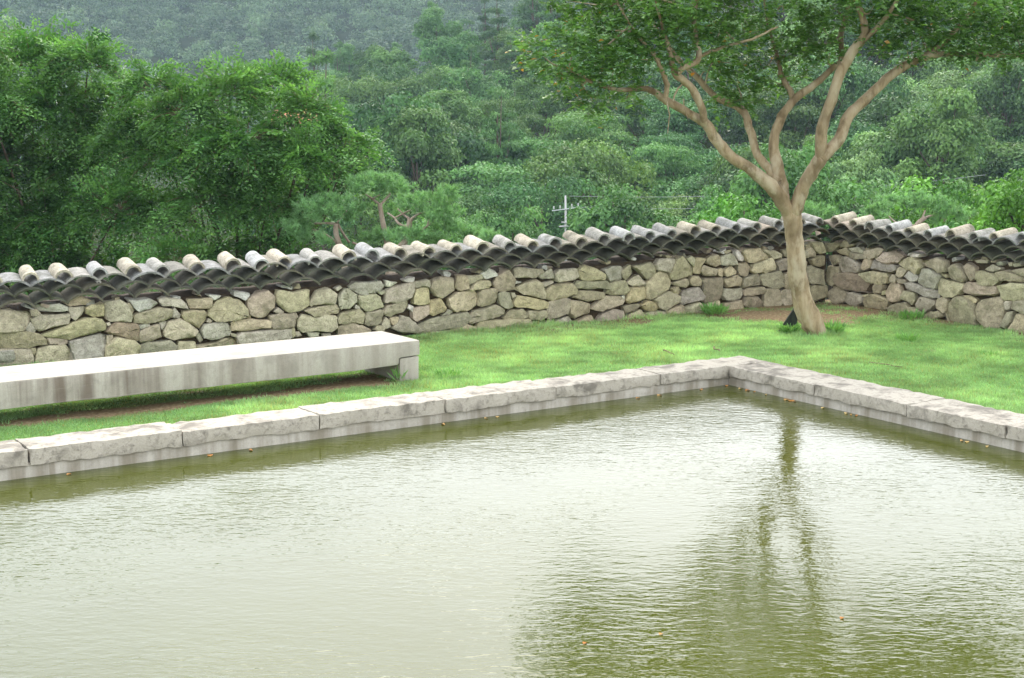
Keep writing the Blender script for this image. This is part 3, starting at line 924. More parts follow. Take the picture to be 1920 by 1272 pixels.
# ------------------------------------------------------------------ smooth-barked tree by the pond
LIMBS = [
 ('trunk',[(3.58,16.40,-0.05,0.091),(3.47,16.40,0.16,0.140),(3.37,16.40,0.36,0.125),(3.31,16.40,0.57,0.116),(3.27,16.40,0.82,0.113),(3.23,16.40,1.16,0.107),(3.21,16.40,1.34,0.116),(3.16,16.40,1.48,0.104)]),
 ('limb',[(3.19,16.40,1.40,0.104),(3.10,16.35,1.52,0.103),(2.97,16.29,1.70,0.103),(2.70,16.24,1.92,0.081),(2.43,16.18,2.09,0.075),(2.26,16.13,2.28,0.072),(2.16,16.08,2.43,0.069),(2.02,16.02,2.51,0.060),(1.83,15.97,2.62,0.056),(1.66,15.92,2.71,0.053),(1.47,15.86,2.82,0.038),(1.19,15.81,2.80,0.029),(0.94,15.75,2.85,0.020),(0.69,15.70,2.97,0.012)]),
 ('limb',[(2.12,15.95,2.47,0.050),(2.06,15.89,2.64,0.050),(1.93,15.82,2.85,0.050),(1.76,15.76,2.98,0.047),(1.70,15.69,3.19,0.032),(1.62,15.63,3.41,0.023),(1.53,15.56,3.68,0.017),(1.43,15.50,4.06,0.012)]),
 ('limb',[(1.77,15.70,2.98,0.038),(1.89,15.77,3.06,0.041),(2.02,15.83,3.13,0.041),(2.01,15.90,3.31,0.035),(1.98,15.97,3.59,0.033),(2.03,16.03,3.95,0.027),(1.97,16.10,4.41,0.018)]),
 ('limb',[(2.04,16.00,3.16,0.024),(2.31,15.97,3.27,0.021),(2.61,15.93,3.35,0.018),(2.89,15.90,3.48,0.012)]),
 ('limb',[(1.66,15.75,2.72,0.035),(1.67,15.72,2.86,0.035),(1.61,15.69,3.00,0.032),(1.53,15.66,3.16,0.026),(1.31,15.63,3.41,0.017),(1.13,15.60,3.69,0.012)]),
 ('limb',[(3.05,16.40,1.76,0.073),(2.97,16.50,1.89,0.067),(2.82,16.60,2.08,0.059),(2.73,16.70,2.40,0.056),(2.65,16.80,2.60,0.053),(2.36,16.90,2.75,0.044),(2.14,17.00,2.99,0.041),(1.95,17.10,3.18,0.035),(1.69,17.20,3.56,0.026),(1.44,17.30,4.06,0.019)]),
 ('limb',[(3.10,16.40,1.58,0.079),(3.06,16.45,1.79,0.092),(3.01,16.50,2.04,0.080),(2.99,16.55,2.27,0.068),(3.09,16.60,2.52,0.065),(3.24,16.65,2.72,0.056),(3.47,16.70,2.88,0.047),(3.67,16.75,3.06,0.044),(3.79,16.80,3.17,0.041),(3.78,16.85,3.43,0.038),(3.84,16.90,3.65,0.031),(3.93,16.95,4.09,0.025),(3.98,17.00,4.63,0.016)]),
 ('limb',[(3.26,16.80,2.71,0.044),(3.20,16.86,2.85,0.041),(3.15,16.92,2.95,0.038),(3.07,16.98,3.25,0.025),(2.97,17.04,3.61,0.019),(2.91,17.10,4.10,0.013)]),
 ('limb',[(3.20,16.40,1.36,0.091),(3.23,16.35,1.49,0.097),(3.29,16.30,1.73,0.091),(3.39,16.25,1.92,0.094),(3.47,16.20,2.07,0.090)]),
 ('limb',[(3.46,16.20,2.04,0.078),(3.45,16.17,2.24,0.078),(3.46,16.14,2.43,0.075),(3.54,16.11,2.71,0.072),(3.62,16.08,2.99,0.069),(3.75,16.05,3.23,0.066),(3.86,16.02,3.42,0.057),(3.81,15.99,3.62,0.042),(3.73,15.96,3.77,0.036),(3.60,15.93,4.11,0.030),(3.49,15.90,4.60,0.018)]),
 ('limb',[(3.46,16.20,2.05,0.081),(3.68,16.26,2.28,0.079),(3.78,16.31,2.52,0.073),(4.01,16.37,2.74,0.067),(4.30,16.42,3.00,0.061),(4.66,16.48,3.19,0.055),(4.93,16.53,3.22,0.037),(5.30,16.59,3.21,0.028),(5.77,16.64,3.21,0.025),(6.27,16.70,3.32,0.016)]),
 ('limb',[(4.58,16.60,3.13,0.037),(4.73,16.53,3.23,0.037),(4.97,16.45,3.46,0.031),(5.17,16.38,3.77,0.024),(5.36,16.30,4.26,0.018)]),
 ('limb',[(3.80,16.05,3.29,0.036),(3.99,15.90,3.51,0.030),(4.12,15.75,3.75,0.023),(4.17,15.60,4.18,0.017)]),
 ('twig',[(1.68,15.80,2.68,0.012),(1.71,15.80,2.54,0.007),(1.70,15.80,2.34,0.005)]),
 ('twig',[(1.75,15.80,2.68,0.009),(1.79,15.80,2.80,0.012),(1.88,15.80,2.91,0.009)]),
 ('twig',[(1.86,15.80,2.71,0.007),(1.88,15.80,2.60,0.006),(1.92,15.80,2.48,0.005)]),
]
CROWN_CLUMPS = [
 (0.28,15.60,3.21,0.20,0.10),(0.51,15.60,3.07,0.26,0.17),(0.75,15.70,2.85,0.25,0.19),(0.88,15.70,2.67,0.16,0.11),(0.72,15.80,3.39,0.26,0.13),(0.96,15.50,3.27,0.29,0.18),
 (1.08,15.60,3.01,0.30,0.17),(1.33,15.90,3.43,0.34,0.21),(1.37,15.60,3.12,0.28,0.16),(1.60,15.70,3.33,0.32,0.20),(1.31,15.90,2.75,0.13,0.07),(1.74,16.20,3.62,0.39,0.18),
 (0.89,16.30,3.71,0.33,0.15),(0.62,16.20,3.78,0.27,0.09),(1.96,15.80,3.42,0.29,0.16),(2.24,16.00,3.36,0.24,0.13),(1.25,16.00,3.72,0.36,0.15),(2.32,16.90,3.06,0.20,0.10),
 (2.54,16.90,3.13,0.25,0.13),(2.61,16.90,2.89,0.26,0.14),(2.42,16.80,2.69,0.20,0.08),(2.73,17.00,2.71,0.18,0.10),(2.85,17.00,3.22,0.28,0.16),(3.04,17.00,2.93,0.20,0.09),
 (3.22,17.00,3.34,0.27,0.16),(2.60,16.60,3.56,0.34,0.17),(3.11,16.80,3.69,0.34,0.17),(3.46,16.90,3.29,0.23,0.11),(3.55,16.80,3.54,0.26,0.16),(3.63,16.70,3.23,0.17,0.10),
 (3.62,16.60,3.76,0.31,0.17),(3.30,17.00,3.00,0.13,0.06),(4.02,16.10,3.41,0.22,0.18),(4.30,16.20,3.56,0.35,0.22),(4.40,16.30,3.26,0.23,0.11),(4.69,16.40,3.43,0.32,0.21),
 (4.98,16.50,3.55,0.36,0.25),(5.06,16.60,3.24,0.23,0.09),(5.32,16.60,3.41,0.36,0.21),(5.72,16.70,3.47,0.36,0.24),(5.61,16.70,3.25,0.29,0.10),(6.12,16.80,3.48,0.36,0.26),
 (3.95,16.00,3.72,0.34,0.17),(4.44,16.10,3.84,0.41,0.19),(5.12,16.40,3.86,0.48,0.22),(5.78,16.60,3.82,0.48,0.25),(6.35,16.80,3.72,0.36,0.28),(2.19,16.30,3.74,0.36,0.15),
 (4.43,14.63,4.10,0.37,0.17),(2.79,18.28,5.27,0.35,0.19),(4.29,17.38,5.45,0.42,0.27),(4.94,15.68,4.90,0.39,0.22),(3.61,16.96,5.32,0.51,0.18),(4.97,14.83,4.02,0.28,0.21),
 (3.44,17.65,5.12,0.37,0.21),(2.15,16.68,5.48,0.46,0.21),(1.65,16.41,5.14,0.48,0.21),(5.34,16.97,5.15,0.53,0.21),(3.61,16.93,5.37,0.48,0.24),(3.06,16.94,5.40,0.46,0.19),
 (3.86,16.01,4.98,0.46,0.18),(5.20,17.42,5.19,0.49,0.24),(4.41,16.31,4.21,0.39,0.22),(2.59,15.60,4.50,0.48,0.24),(5.01,15.55,4.16,0.32,0.20),(2.95,15.41,4.60,0.31,0.23),
 (2.25,16.18,4.06,0.49,0.21),(4.05,15.91,4.15,0.37,0.23),(3.96,17.35,4.52,0.44,0.24),(1.51,15.92,4.59,0.48,0.19),(2.61,15.81,4.44,0.46,0.24),(4.66,17.49,5.27,0.51,0.20),
 (3.22,16.37,4.43,0.42,0.20),(3.40,16.64,4.90,0.49,0.17),(3.19,16.69,4.69,0.47,0.22),(3.30,17.20,4.73,0.38,0.23),(1.34,15.55,3.89,0.44,0.24),(2.71,15.62,5.11,0.30,0.16),
 (4.37,16.81,5.33,0.33,0.19),(3.18,16.35,4.73,0.40,0.19),(4.30,15.63,5.13,0.33,0.19),(2.52,15.23,4.50,0.48,0.23),(3.73,15.88,4.04,0.32,0.24),(4.56,15.60,5.01,0.42,0.20),
 (5.26,18.33,4.47,0.46,0.23),(2.37,15.71,4.09,0.38,0.19),(3.77,18.10,5.18,0.34,0.20),(1.06,16.35,5.04,0.51,0.18),(0.69,16.35,4.07,0.45,0.19),(1.76,16.51,4.15,0.51,0.18),
 (1.30,15.70,4.89,0.44,0.22),(2.35,17.45,5.11,0.41,0.24),(2.46,18.07,5.18,0.35,0.22),(3.47,17.77,4.91,0.47,0.24),(2.26,18.00,4.32,0.40,0.20),(6.02,18.34,4.46,0.41,0.20),
 (3.29,17.56,4.19,0.39,0.20),(3.55,17.81,4.34,0.40,0.20),(4.42,15.38,4.02,0.34,0.17),(6.21,18.21,3.98,0.41,0.20),(1.92,17.85,4.12,0.40,0.20),(0.92,15.21,4.16,0.34,0.17),
 (1.90,18.39,4.06,0.41,0.21),(0.80,15.33,4.18,0.34,0.17),(4.58,14.28,3.72,0.32,0.16),(1.71,14.70,4.01,0.33,0.16),(1.62,14.71,3.68,0.33,0.16),(3.14,14.52,3.99,0.32,0.16),
 (6.21,18.37,4.20,0.41,0.20),(3.56,14.61,3.90,0.33,0.16),(1.93,15.32,4.06,0.34,0.17),(3.91,17.70,4.37,0.39,0.20),]
ELM_A = [(-9.55,29.04,3.52,1.13,0.81),(-8.20,28.23,3.49,0.89,0.63),(-10.13,27.33,2.82,1.22,0.91),(-9.01,28.52,2.52,1.27,0.85),(-7.90,29.29,2.68,0.87,0.65),(-10.08,29.03,1.57,1.30,0.86),(-8.51,28.78,1.47,1.23,0.80),(-10.60,27.56,1.41,1.23,0.92),(-10.70,28.22,0.34,1.26,0.84),(-9.12,28.22,0.45,1.26,0.79),(-7.40,26.93,0.74,0.90,0.70),(-11.64,28.50,2.31,1.17,0.95),(-11.56,28.05,0.67,1.15,0.94),(-9.63,28.06,-0.38,1.36,0.73),(-8.33,28.62,-0.43,1.17,0.64),(-10.00,26.90,3.88,0.90,0.60),]
ELM_B = [(-5.10,26.25,2.85,0.83,0.59),(-4.56,28.27,3.03,0.74,0.58),(-5.93,26.48,2.57,0.84,0.59),(-3.73,26.36,2.57,0.74,0.54),(-4.77,25.89,2.05,1.01,0.63),(-3.03,26.51,2.09,0.57,0.37),(-6.51,27.16,1.73,0.91,0.66),(-3.81,25.80,1.72,0.91,0.58),(-3.08,26.45,1.65,0.47,0.35),(-5.47,26.37,0.97,1.03,0.64),(-4.45,26.10,0.89,0.87,0.58),(-6.91,27.76,0.58,0.93,0.67),(-4.18,28.20,0.76,0.58,0.52),(-2.80,28.08,1.80,0.37,0.21),(-5.20,26.85,-0.05,1.00,0.50),(-6.08,25.87,-0.06,0.87,0.48),(-4.17,26.61,-0.03,0.59,0.45),(-3.59,27.06,2.13,0.70,0.45),(-6.60,26.69,3.05,0.69,0.50),(-6.80,27.60,2.37,0.82,0.56),(-7.33,27.63,2.02,0.82,0.56),(-3.47,28.03,1.34,0.54,0.38),(-4.88,26.92,1.39,0.85,0.55),(-5.63,26.32,1.75,0.83,0.54),(-3.84,28.07,1.19,0.52,0.42),]

def build_myrtle():
    rng = np.random.default_rng(23)
    root = empty("crape_myrtle_tree", (3.53, 16.40, 0), label="smooth-barked tree with spreading tan limbs on the lawn", category="tree")
    o3 = np.array([3.53, 16.40, 0])
    J = Join(); ends = []
    for name, pts in LIMBS:
        a = np.array(pts); a[:, :3] -= o3
        s = smooth_path(a, 4)
        n = 14 if name == 'trunk' else (10 if a[0, 3] > 0.03 else 5)
        rad = s[:, 3] * (0.95 if name == 'trunk' else 0.84) * (1 + rng.normal(0, 0.03, len(s)))
        V, F = tube(s[:, :3] + rng.normal(0, 0.003, (len(s), 3)), rad, n, 0.05, rng)
        if name == 'trunk':
            link("trunk", mesh_py("trunk", V.tolist(), F, True), MAT_LIMB_BARK, root)
        elif name == 'limb':
            link("limb", mesh_py("limb", V.tolist(), F, True), MAT_LIMB_BARK, root)
        else:
            link("twig", mesh_py("twig", V.tolist(), F, True), MAT_MYRTLE_BARK, root)
        if name == 'limb': ends.append(s)
    allp = np.vstack([e[len(e) // 2:, :3] for e in ends])
    # leafy sprays filling each clump of the crown
    LP = []; LD = []; LN = []; LS = []; TW = Join(); ORG = []
    for (cx, cy, cz, rx, rz) in CROWN_CLUMPS:
        c = np.array([cx, cy, cz]) - o3
        ns = int((18 + 1350 * rx * rz) * (0.36 if cz > 4.1 else 0.62))  # unseen crown top thinned so that more skylight reaches the leaves below
        # a twig from the nearest limb to the clump
        j = np.argmin(np.linalg.norm(allp - c, axis=1)); st = allp[j]
        if np.linalg.norm(st - c) < 1.6:
            mid = (st + c) / 2 + rng.normal(0, 0.08, 3)
            V, F = tube(smooth_path(np.array([st, mid, c]), 3), np.linspace(0.012, 0.004, 7), 4); TW.add(V, F)
        for _ in range(ns):
            d = rand_dirs(1, rng)[0]; rr = rng.uniform(0.25, 1.0) ** 0.6
            p = c + d * np.array([rx, rx, rz]) * rr
            ax = unit(d * np.array([1, 1, 0.5]) + rng.normal(0, 0.45, 3) + np.array([0, 0, 0.05]))
            L = rng.uniform(0.12, 0.26); k = rng.integers(8, 13)
            t = np.linspace(0.1, 1, k)
            pos = p + ax * L * t[:, None] + np.array([0, 0, -0.10]) * L * (t ** 2)[:, None]
            sd = unit(np.cross(ax, [0, 0, 1.0]) + 1e-4)
            sg = np.where(np.arange(k) % 2 == 0, 1.0, -1.0)[:, None]
            LP.append(pos); LD.append(unit(ax * 0.5 + sd * sg + rng.normal(0, 0.25, (k, 3))))
            LN.append(unit(np.array([0, 0, 1.0]) + rng.normal(0, 0.45, (k, 3)))); LS.append(rng.uniform(0.75, 1.2, k))
            ORG.append(np.full(k, 0.035 if (cx < 0.95 and cz < 3.5) else 0.004))
    P = np.vstack(LP); s = np.concatenate(LS); og = np.concatenate(ORG)
    V, F = leaf_cards(P, np.vstack(LD), np.vstack(LN), 0.070 * s, 0.039 * s)
    T = tints(len(P), rng, 1, 0.7, 1.25)
    T[:, 2] = (rng.uniform(0, 1, len(P)) < og) * rng.uniform(0.5, 1.0, len(P))
    tag(link("crown", mesh_np("crown", V, F, False, np.repeat(T, 4, 0)), MAT_MYRTLE, root), kind="stuff")
    tag(link("crown_twig", TW.mesh("crown_twig"), MAT_MYRTLE_BARK, root), kind="stuff")
build_myrtle()

def build_prop():
    m = mesh_py("tree_prop", [(-0.20, -0.06, -0.05), (0.02, -0.06, -0.05), (0.115, -0.03, 0.36), (0.085, -0.03, 0.38), (-0.18, 0.05, -0.05), (0.04, 0.05, -0.05), (0.12, 0.03, 0.36), (0.09, 0.03, 0.38)],
                [(0, 1, 2, 3), (7, 6, 5, 4), (0, 4, 5, 1), (1, 5, 6, 2), (2, 6, 7, 3), (3, 7, 4, 0)])
    M = Mat("dark_wet_wood"); v = M.coord("Object", (1, 1, 0.2)); a = M.noise(v, 25, 4)
    c = M.ramp(a, [(0.35, (0.012, 0.014, 0.012)), (0.65, (0.03, 0.04, 0.025))])
    o = link("tree_prop", m, M.done(M.principled(c, 0.8, 0.2, M.bump(a, 0.4, 0.01))))
    o.location = (3.29, 16.75, 0.0)
    tag(o, "dark wedge-shaped wooden prop leaning against the foot of the smooth-barked tree", "prop")
build_prop()

# ------------------------------------------------------------------ leafy trees left, behind the wall
def spray_tree(name, label, clumps, base, top_r, seed, density):
    rng = np.random.default_rng(seed)
    zb = float(terrain_z(base[0], base[1]))
    o3 = np.array([base[0], base[1], zb])
    root = empty(name, tuple(o3), label=label, category="tree")
    B = np.array(clumps); C = B[:, :3] - o3
    mid = C.mean(0)
    fork = np.array([mid[0] * 0.15, mid[1] * 0.15, 2.2])
    V, F = tube(smooth_path(np.array([[0, 0, -0.2], [0.08, 0.0, 0.9], fork]), 4), np.linspace(top_r * 1.5, top_r, 9), 10, 0.05, rng)
    link("trunk", mesh_py("trunk", V.tolist(), F, True), MAT_BARK, root)
    TW = Join(); LP = []; LD = []; LN = []; LS = []; LT = []
    for i in range(len(B)):
        c, rx, rz = C[i], B[i, 3], B[i, 4]
        m2 = (fork * 0.55 + c * 0.45) + np.array([0, 0, -0.15]) + rng.normal(0, 0.12, 3)
        path = smooth_path(np.array([fork, m2, c]), 5)
        V, F = tube(path, np.linspace(top_r * 0.32, 0.012, len(path)), 7, 0.04, rng)
        link("limb", mesh_py("limb", V.tolist(), F, True), MAT_BARK, root)
        # boughs fan out of the clump; each carries flat leafy sprays to both sides, dark gaps stay between boughs
        nb = int(density * rx * rz)
        for k in range(nb):
            d = rand_dirs(1, rng)[0]
            if d[1] > 0.3 and rng.uniform() < 0.75: d[1] *= -1
            if d[2] < -0.5: d[2] *= -0.5
            tipp = c + d * np.array([rx, rx * 0.9, rz]) * rng.uniform(0.75, 1.18)
            start = c + (tipp - c) * rng.uniform(0.15, 0.35)
            bd = tipp - start; BL = np.linalg.norm(bd); bd = bd / BL
            lift = rng.uniform(0.05, 0.30) if rng.uniform() < 0.65 else rng.uniform(0.3, 0.6)
            drp = rng.uniform(0.1, 0.5) if d[2] < 0.5 else rng.uniform(-0.25, 0.15)
            def bp(t): return start + bd * BL * t + np.array([0, 0, 1.0]) * BL * (lift * t - (lift + drp) * t * t)
            plane = unit(np.cross(bd, np.array([0, 0, 1.0]) + rng.normal(0, 0.35, 3)))
            btone = rng.uniform(0.62, 1.38); bh = rng.normal(0.42, 0.25)
            nsp = max(5, int(BL / 0.085))
            for q in range(nsp):
                t0 = 0.2 + 0.8 * (q + rng.uniform(0, 0.9)) / nsp
                p = bp(t0); tg0 = unit(bp(t0 + 0.02) - bp(t0 - 0.02)); side = 1 if q % 2 else -1
                ax = unit(tg0 * rng.uniform(0.5, 1.1) + plane * side * rng.uniform(0.4, 1.0) + rng.normal(0, 0.16, 3))
                L = rng.uniform(0.22, 0.52) * (1.15 - 0.45 * t0); n = max(5, int(L / 0.040))
                t = np.linspace(0.06, 1, n); droop = rng.uniform(0.0, 0.5)
                pos = p + ax * L * t[:, None] + np.array([0, 0, -droop]) * L * (t ** 2)[:, None]
                tg = unit(ax + np.array([0, 0, -2 * droop]) * t[:, None])
                nrm0 = np.cross(plane, bd); nrm0 = nrm0 * (1 if nrm0[2] > 0 else -1)
                sd = unit(np.cross(tg, nrm0 + rng.normal(0, 0.25, 3)))
                sg = np.where(np.arange(n) % 2 == 0, 1.0, -1.0)[:, None]
                LP.append(pos); LD.append(unit(tg * 0.6 + sd * sg + rng.normal(0, 0.15, (n, 3))))
                LN.append(unit(nrm0 + rng.normal(0, 0.38, (n, 3))))
                LS.append(rng.uniform(0.75, 1.15) * (1 - 0.45 * t))
                hue = np.clip(bh + 0.35 * t * t0 + rng.normal(0, .08, n), 0, 1)
                LT.append(np.stack([hue, btone * (1 + rng.normal(0, .10, n)), np.zeros(n)], 1))
            if rng.uniform() < 0.35:
                q = np.array([bp(t) for t in np.linspace(0, 1.0, 6)]); V, F = tube(q, np.linspace(0.013, 0.003, 6), 4); TW.add(V, F)
    P = np.vstack(LP); s = np.concatenate(LS)
    V, F = leaf_cards(P, np.vstack(LD), np.vstack(LN), 0.132 * s, 0.060 * s, 0.18)
    tag(link("crown", mesh_np("crown", V, F, False, np.repeat(np.vstack(LT), 4, 0)), MAT_ELM, root), kind="stuff")
    tag(link("crown_twig", TW.mesh("crown_twig"), MAT_TWIG, root), kind="stuff")
    return len(P)
n1 = spray_tree("elm_tree", "large leafy tree at the left edge behind the stone wall", ELM_A, (-9.0, 28.6), 0.16, 31, 135)
n2 = spray_tree("elm_tree", "broad leafy tree with arching sprays behind the wall, left of the pines", ELM_B, (-5.2, 27.6), 0.15, 37, 145)
print("elm leaves", n1, n2)

# ------------------------------------------------------------------ garden pines behind the wall
def pine(label, trunk_pts, branches, pads, seed, dens=85, name="garden_pine"):
    rng = np.random.default_rng(seed)
    b = np.array(trunk_pts[0][:3]); zb = float(terrain_z(b[0], b[1])); o3 = np.array([b[0], b[1], zb])
    root = empty(name, tuple(o3), label=label, category="pine tree")
    tp = np.array([[b[0], b[1], zb - 0.1, trunk_pts[0][3] * 1.25]] + [list(p) for p in trunk_pts]); tp[:, :3] -= o3
    s = smooth_path(tp, 5); V, F = tube(s[:, :3], s[:, 3], 9, 0.06, rng)
    link("trunk", mesh_py("trunk", V.tolist(), F, True), MAT_PINE_BARK, root)
    for br in branches:
        a = np.array(br); a[:, :3] -= o3; s = smooth_path(a, 4); V, F = tube(s[:, :3], s[:, 3] * 0.75, 6, 0.05, rng)
        link("branch", mesh_py("branch", V.tolist(), F, True), MAT_PINE_BARK, root)
    LP = []; LD = []; LT = []
    for (cx, cy, cz, rx, rz) in pads:
        c = np.array([cx, cy, cz]) - o3; n = int(dens * rx * rx * 3.2) + 6
        d = rand_dirs(n, rng); rr = rng.uniform(0, 1, n) ** 0.5
        P = c + np.stack([d[:, 0] * rx, d[:, 1] * rx, d[:, 2] * rz], 1) * rr[:, None]
        for p in P:
            k = 34; ax = unit((p - c) * np.array([0.8, 0.8, 0.5]) + np.array([0, 0, 0.22]) + rng.normal(0, 0.08, 3))
            dd = unit(ax * 0.75 + rng.normal(0, 0.5, (k, 3)))
            LP.append(p + ax * rng.uniform(-0.05, 0.03, (k, 1))); LD.append(dd)
            tone = rng.uniform(0.75, 1.2)
            LT.append(np.stack([rng.uniform(0, 1, k), np.full(k, tone), np.zeros(k)], 1))
    P = np.vstack(LP); D = np.vstack(LD); n = len(P)
    S = unit(np.cross(D, rand_dirs(n, rng))); L = rng.uniform(0.085, 0.135, (n, 1)); w = 0.006
    V = np.stack([P - S * w, P + S * w, P + D * L], 1).reshape(-1, 3)
    tag(link("needle_crown", mesh_np("needles", V, np.arange(n * 3).reshape(-1, 3), False, np.repeat(np.vstack(LT), 3, 0)), MAT_NEEDLE, root), kind="stuff")
pine("small pine with a bare forked trunk, leftmost of the three behind the long wall", [(-2.95,25.20,-0.08,0.056),(-3.00,25.20,0.20,0.052),(-3.09,25.20,0.48,0.047),(-3.09,25.20,0.67,0.042)],
     [[(-3.09,25.20,0.67,0.033),(-3.27,25.32,0.67,0.028),(-3.50,25.44,0.66,0.023)],[(-3.06,25.20,0.67,0.028),(-2.97,25.32,0.47,0.028),(-2.89,25.44,0.32,0.033)],[(-3.00,25.20,0.20,0.028),(-3.20,25.32,0.42,0.023),(-3.55,25.44,0.56,0.019)],[(-3.07,25.20,0.69,0.023),(-2.91,25.32,0.89,0.019)],[(-2.81,25.20,0.34,0.028),(-2.55,25.32,0.23,0.023)]],
     [(-3.43,25.01,0.98,0.39,0.20),(-3.05,25.04,1.00,0.37,0.20),(-3.76,25.45,0.73,0.28,0.19),(-3.23,24.87,0.88,0.32,0.15),(-3.62,25.28,0.47,0.26,0.15),(-2.87,25.38,0.84,0.28,0.15),(-3.85,24.95,0.64,0.17,0.11),(-3.24,24.84,0.42,0.23,0.11)], 50)
pine("tall pine with a pale trunk rising between two others behind the long wall", [(-2.22,25.60,-0.13,0.057),(-2.24,25.60,0.31,0.052),(-2.30,25.60,0.64,0.048),(-2.34,25.60,0.88,0.043),(-2.35,25.60,0.98,0.043)],
     [[(-2.35,25.60,0.98,0.030),(-2.52,25.72,1.09,0.024),(-2.64,25.84,1.16,0.019)],[(-2.34,25.60,0.98,0.030),(-2.21,25.72,1.12,0.029),(-2.17,25.84,1.19,0.019)],[(-2.49,25.60,1.08,0.019),(-2.36,25.72,1.15,0.015)]],
     [(-2.54,25.42,1.31,0.40,0.16),(-2.24,25.73,1.34,0.40,0.17),(-1.95,25.65,1.28,0.29,0.13),(-2.74,25.32,1.36,0.21,0.11),(-2.41,25.55,1.42,0.38,0.11),(-2.49,25.74,0.44,0.33,0.13),(-2.28,25.54,0.45,0.28,0.11),(-2.67,25.71,0.92,0.21,0.11),(-2.17,25.97,0.85,0.24,0.13)], 51)
pine("wide pine with upswept branches, rightmost of the three behind the long wall", [(-2.08,24.80,-0.04,0.060),(-1.99,24.80,0.24,0.055),(-1.83,24.80,0.42,0.055),(-1.78,24.80,0.65,0.051),(-1.76,24.80,0.78,0.046)],
     [[(-1.77,24.80,0.78,0.028),(-1.88,24.92,0.85,0.023),(-1.99,25.04,0.94,0.018)],[(-1.76,24.80,0.77,0.028),(-1.63,24.92,0.85,0.023),(-1.49,25.04,0.90,0.018)],[(-1.81,24.80,0.64,0.028),(-1.96,24.92,0.69,0.028),(-2.06,25.04,0.79,0.023),(-2.18,25.16,0.86,0.018)],[(-1.77,24.80,0.47,0.030),(-1.62,24.92,0.53,0.028),(-1.49,25.04,0.63,0.023),(-1.36,25.16,0.72,0.018)],[(-1.47,24.80,0.65,0.018),(-1.42,24.92,0.83,0.014)],[(-2.04,24.80,0.79,0.018),(-1.80,24.92,0.91,0.015),(-1.63,25.04,0.98,0.014)]],
     [(-1.57,24.95,1.07,0.46,0.19),(-1.21,24.71,1.18,0.28,0.13),(-1.02,24.55,1.28,0.20,0.11),(-1.33,24.68,0.89,0.39,0.17),(-1.06,24.81,0.88,0.26,0.13),(-1.81,25.11,1.09,0.28,0.13),(-1.26,25.02,0.63,0.33,0.15),(-1.74,24.65,0.52,0.46,0.11),(-1.50,25.14,0.39,0.42,0.11),(-0.92,24.78,0.61,0.23,0.13),(-0.70,24.96,0.52,0.35,0.13),(-0.36,24.49,0.51,0.23,0.09)], 52)
pine("low spreading pine with bright needle pads behind the short wall on the right", [(8.44,30.00,-0.24,0.067),(8.39,30.00,0.10,0.056),(8.49,30.00,0.32,0.056),(8.63,30.00,0.45,0.045)],
     [[(8.42,30.00,0.26,0.045),(8.28,30.10,0.31,0.033),(8.08,30.20,0.33,0.028),(7.93,30.30,0.47,0.022)],[(8.63,30.00,0.45,0.039),(8.83,30.10,0.48,0.033),(9.14,30.20,0.39,0.022)],[(8.56,30.00,0.41,0.033),(8.65,30.10,0.59,0.028)]],
     [(7.57,29.68,0.69,0.29,0.20),(7.42,29.76,0.58,0.20,0.13),(7.95,30.31,0.80,0.20,0.11),(8.27,30.14,0.76,0.36,0.16),(8.58,30.28,0.86,0.27,0.10),(8.73,30.12,0.78,0.34,0.16),(9.05,29.93,0.63,0.31,0.16),(9.36,30.01,0.52,0.29,0.18),(8.93,30.07,0.45,0.29,0.13),(7.65,30.29,0.43,0.27,0.11)], 60, 90)
pine("small bright pine tuft showing above the tiles right behind the smooth-barked tree", [(6.43,30.00,-0.24,0.056),(6.38,30.00,0.21,0.045),(6.35,30.00,0.49,0.033)],
     [],
     [(6.33,29.95,0.60,0.31,0.18),(6.69,30.31,0.50,0.25,0.14),(6.14,30.09,0.62,0.22,0.13)], 61, 90)


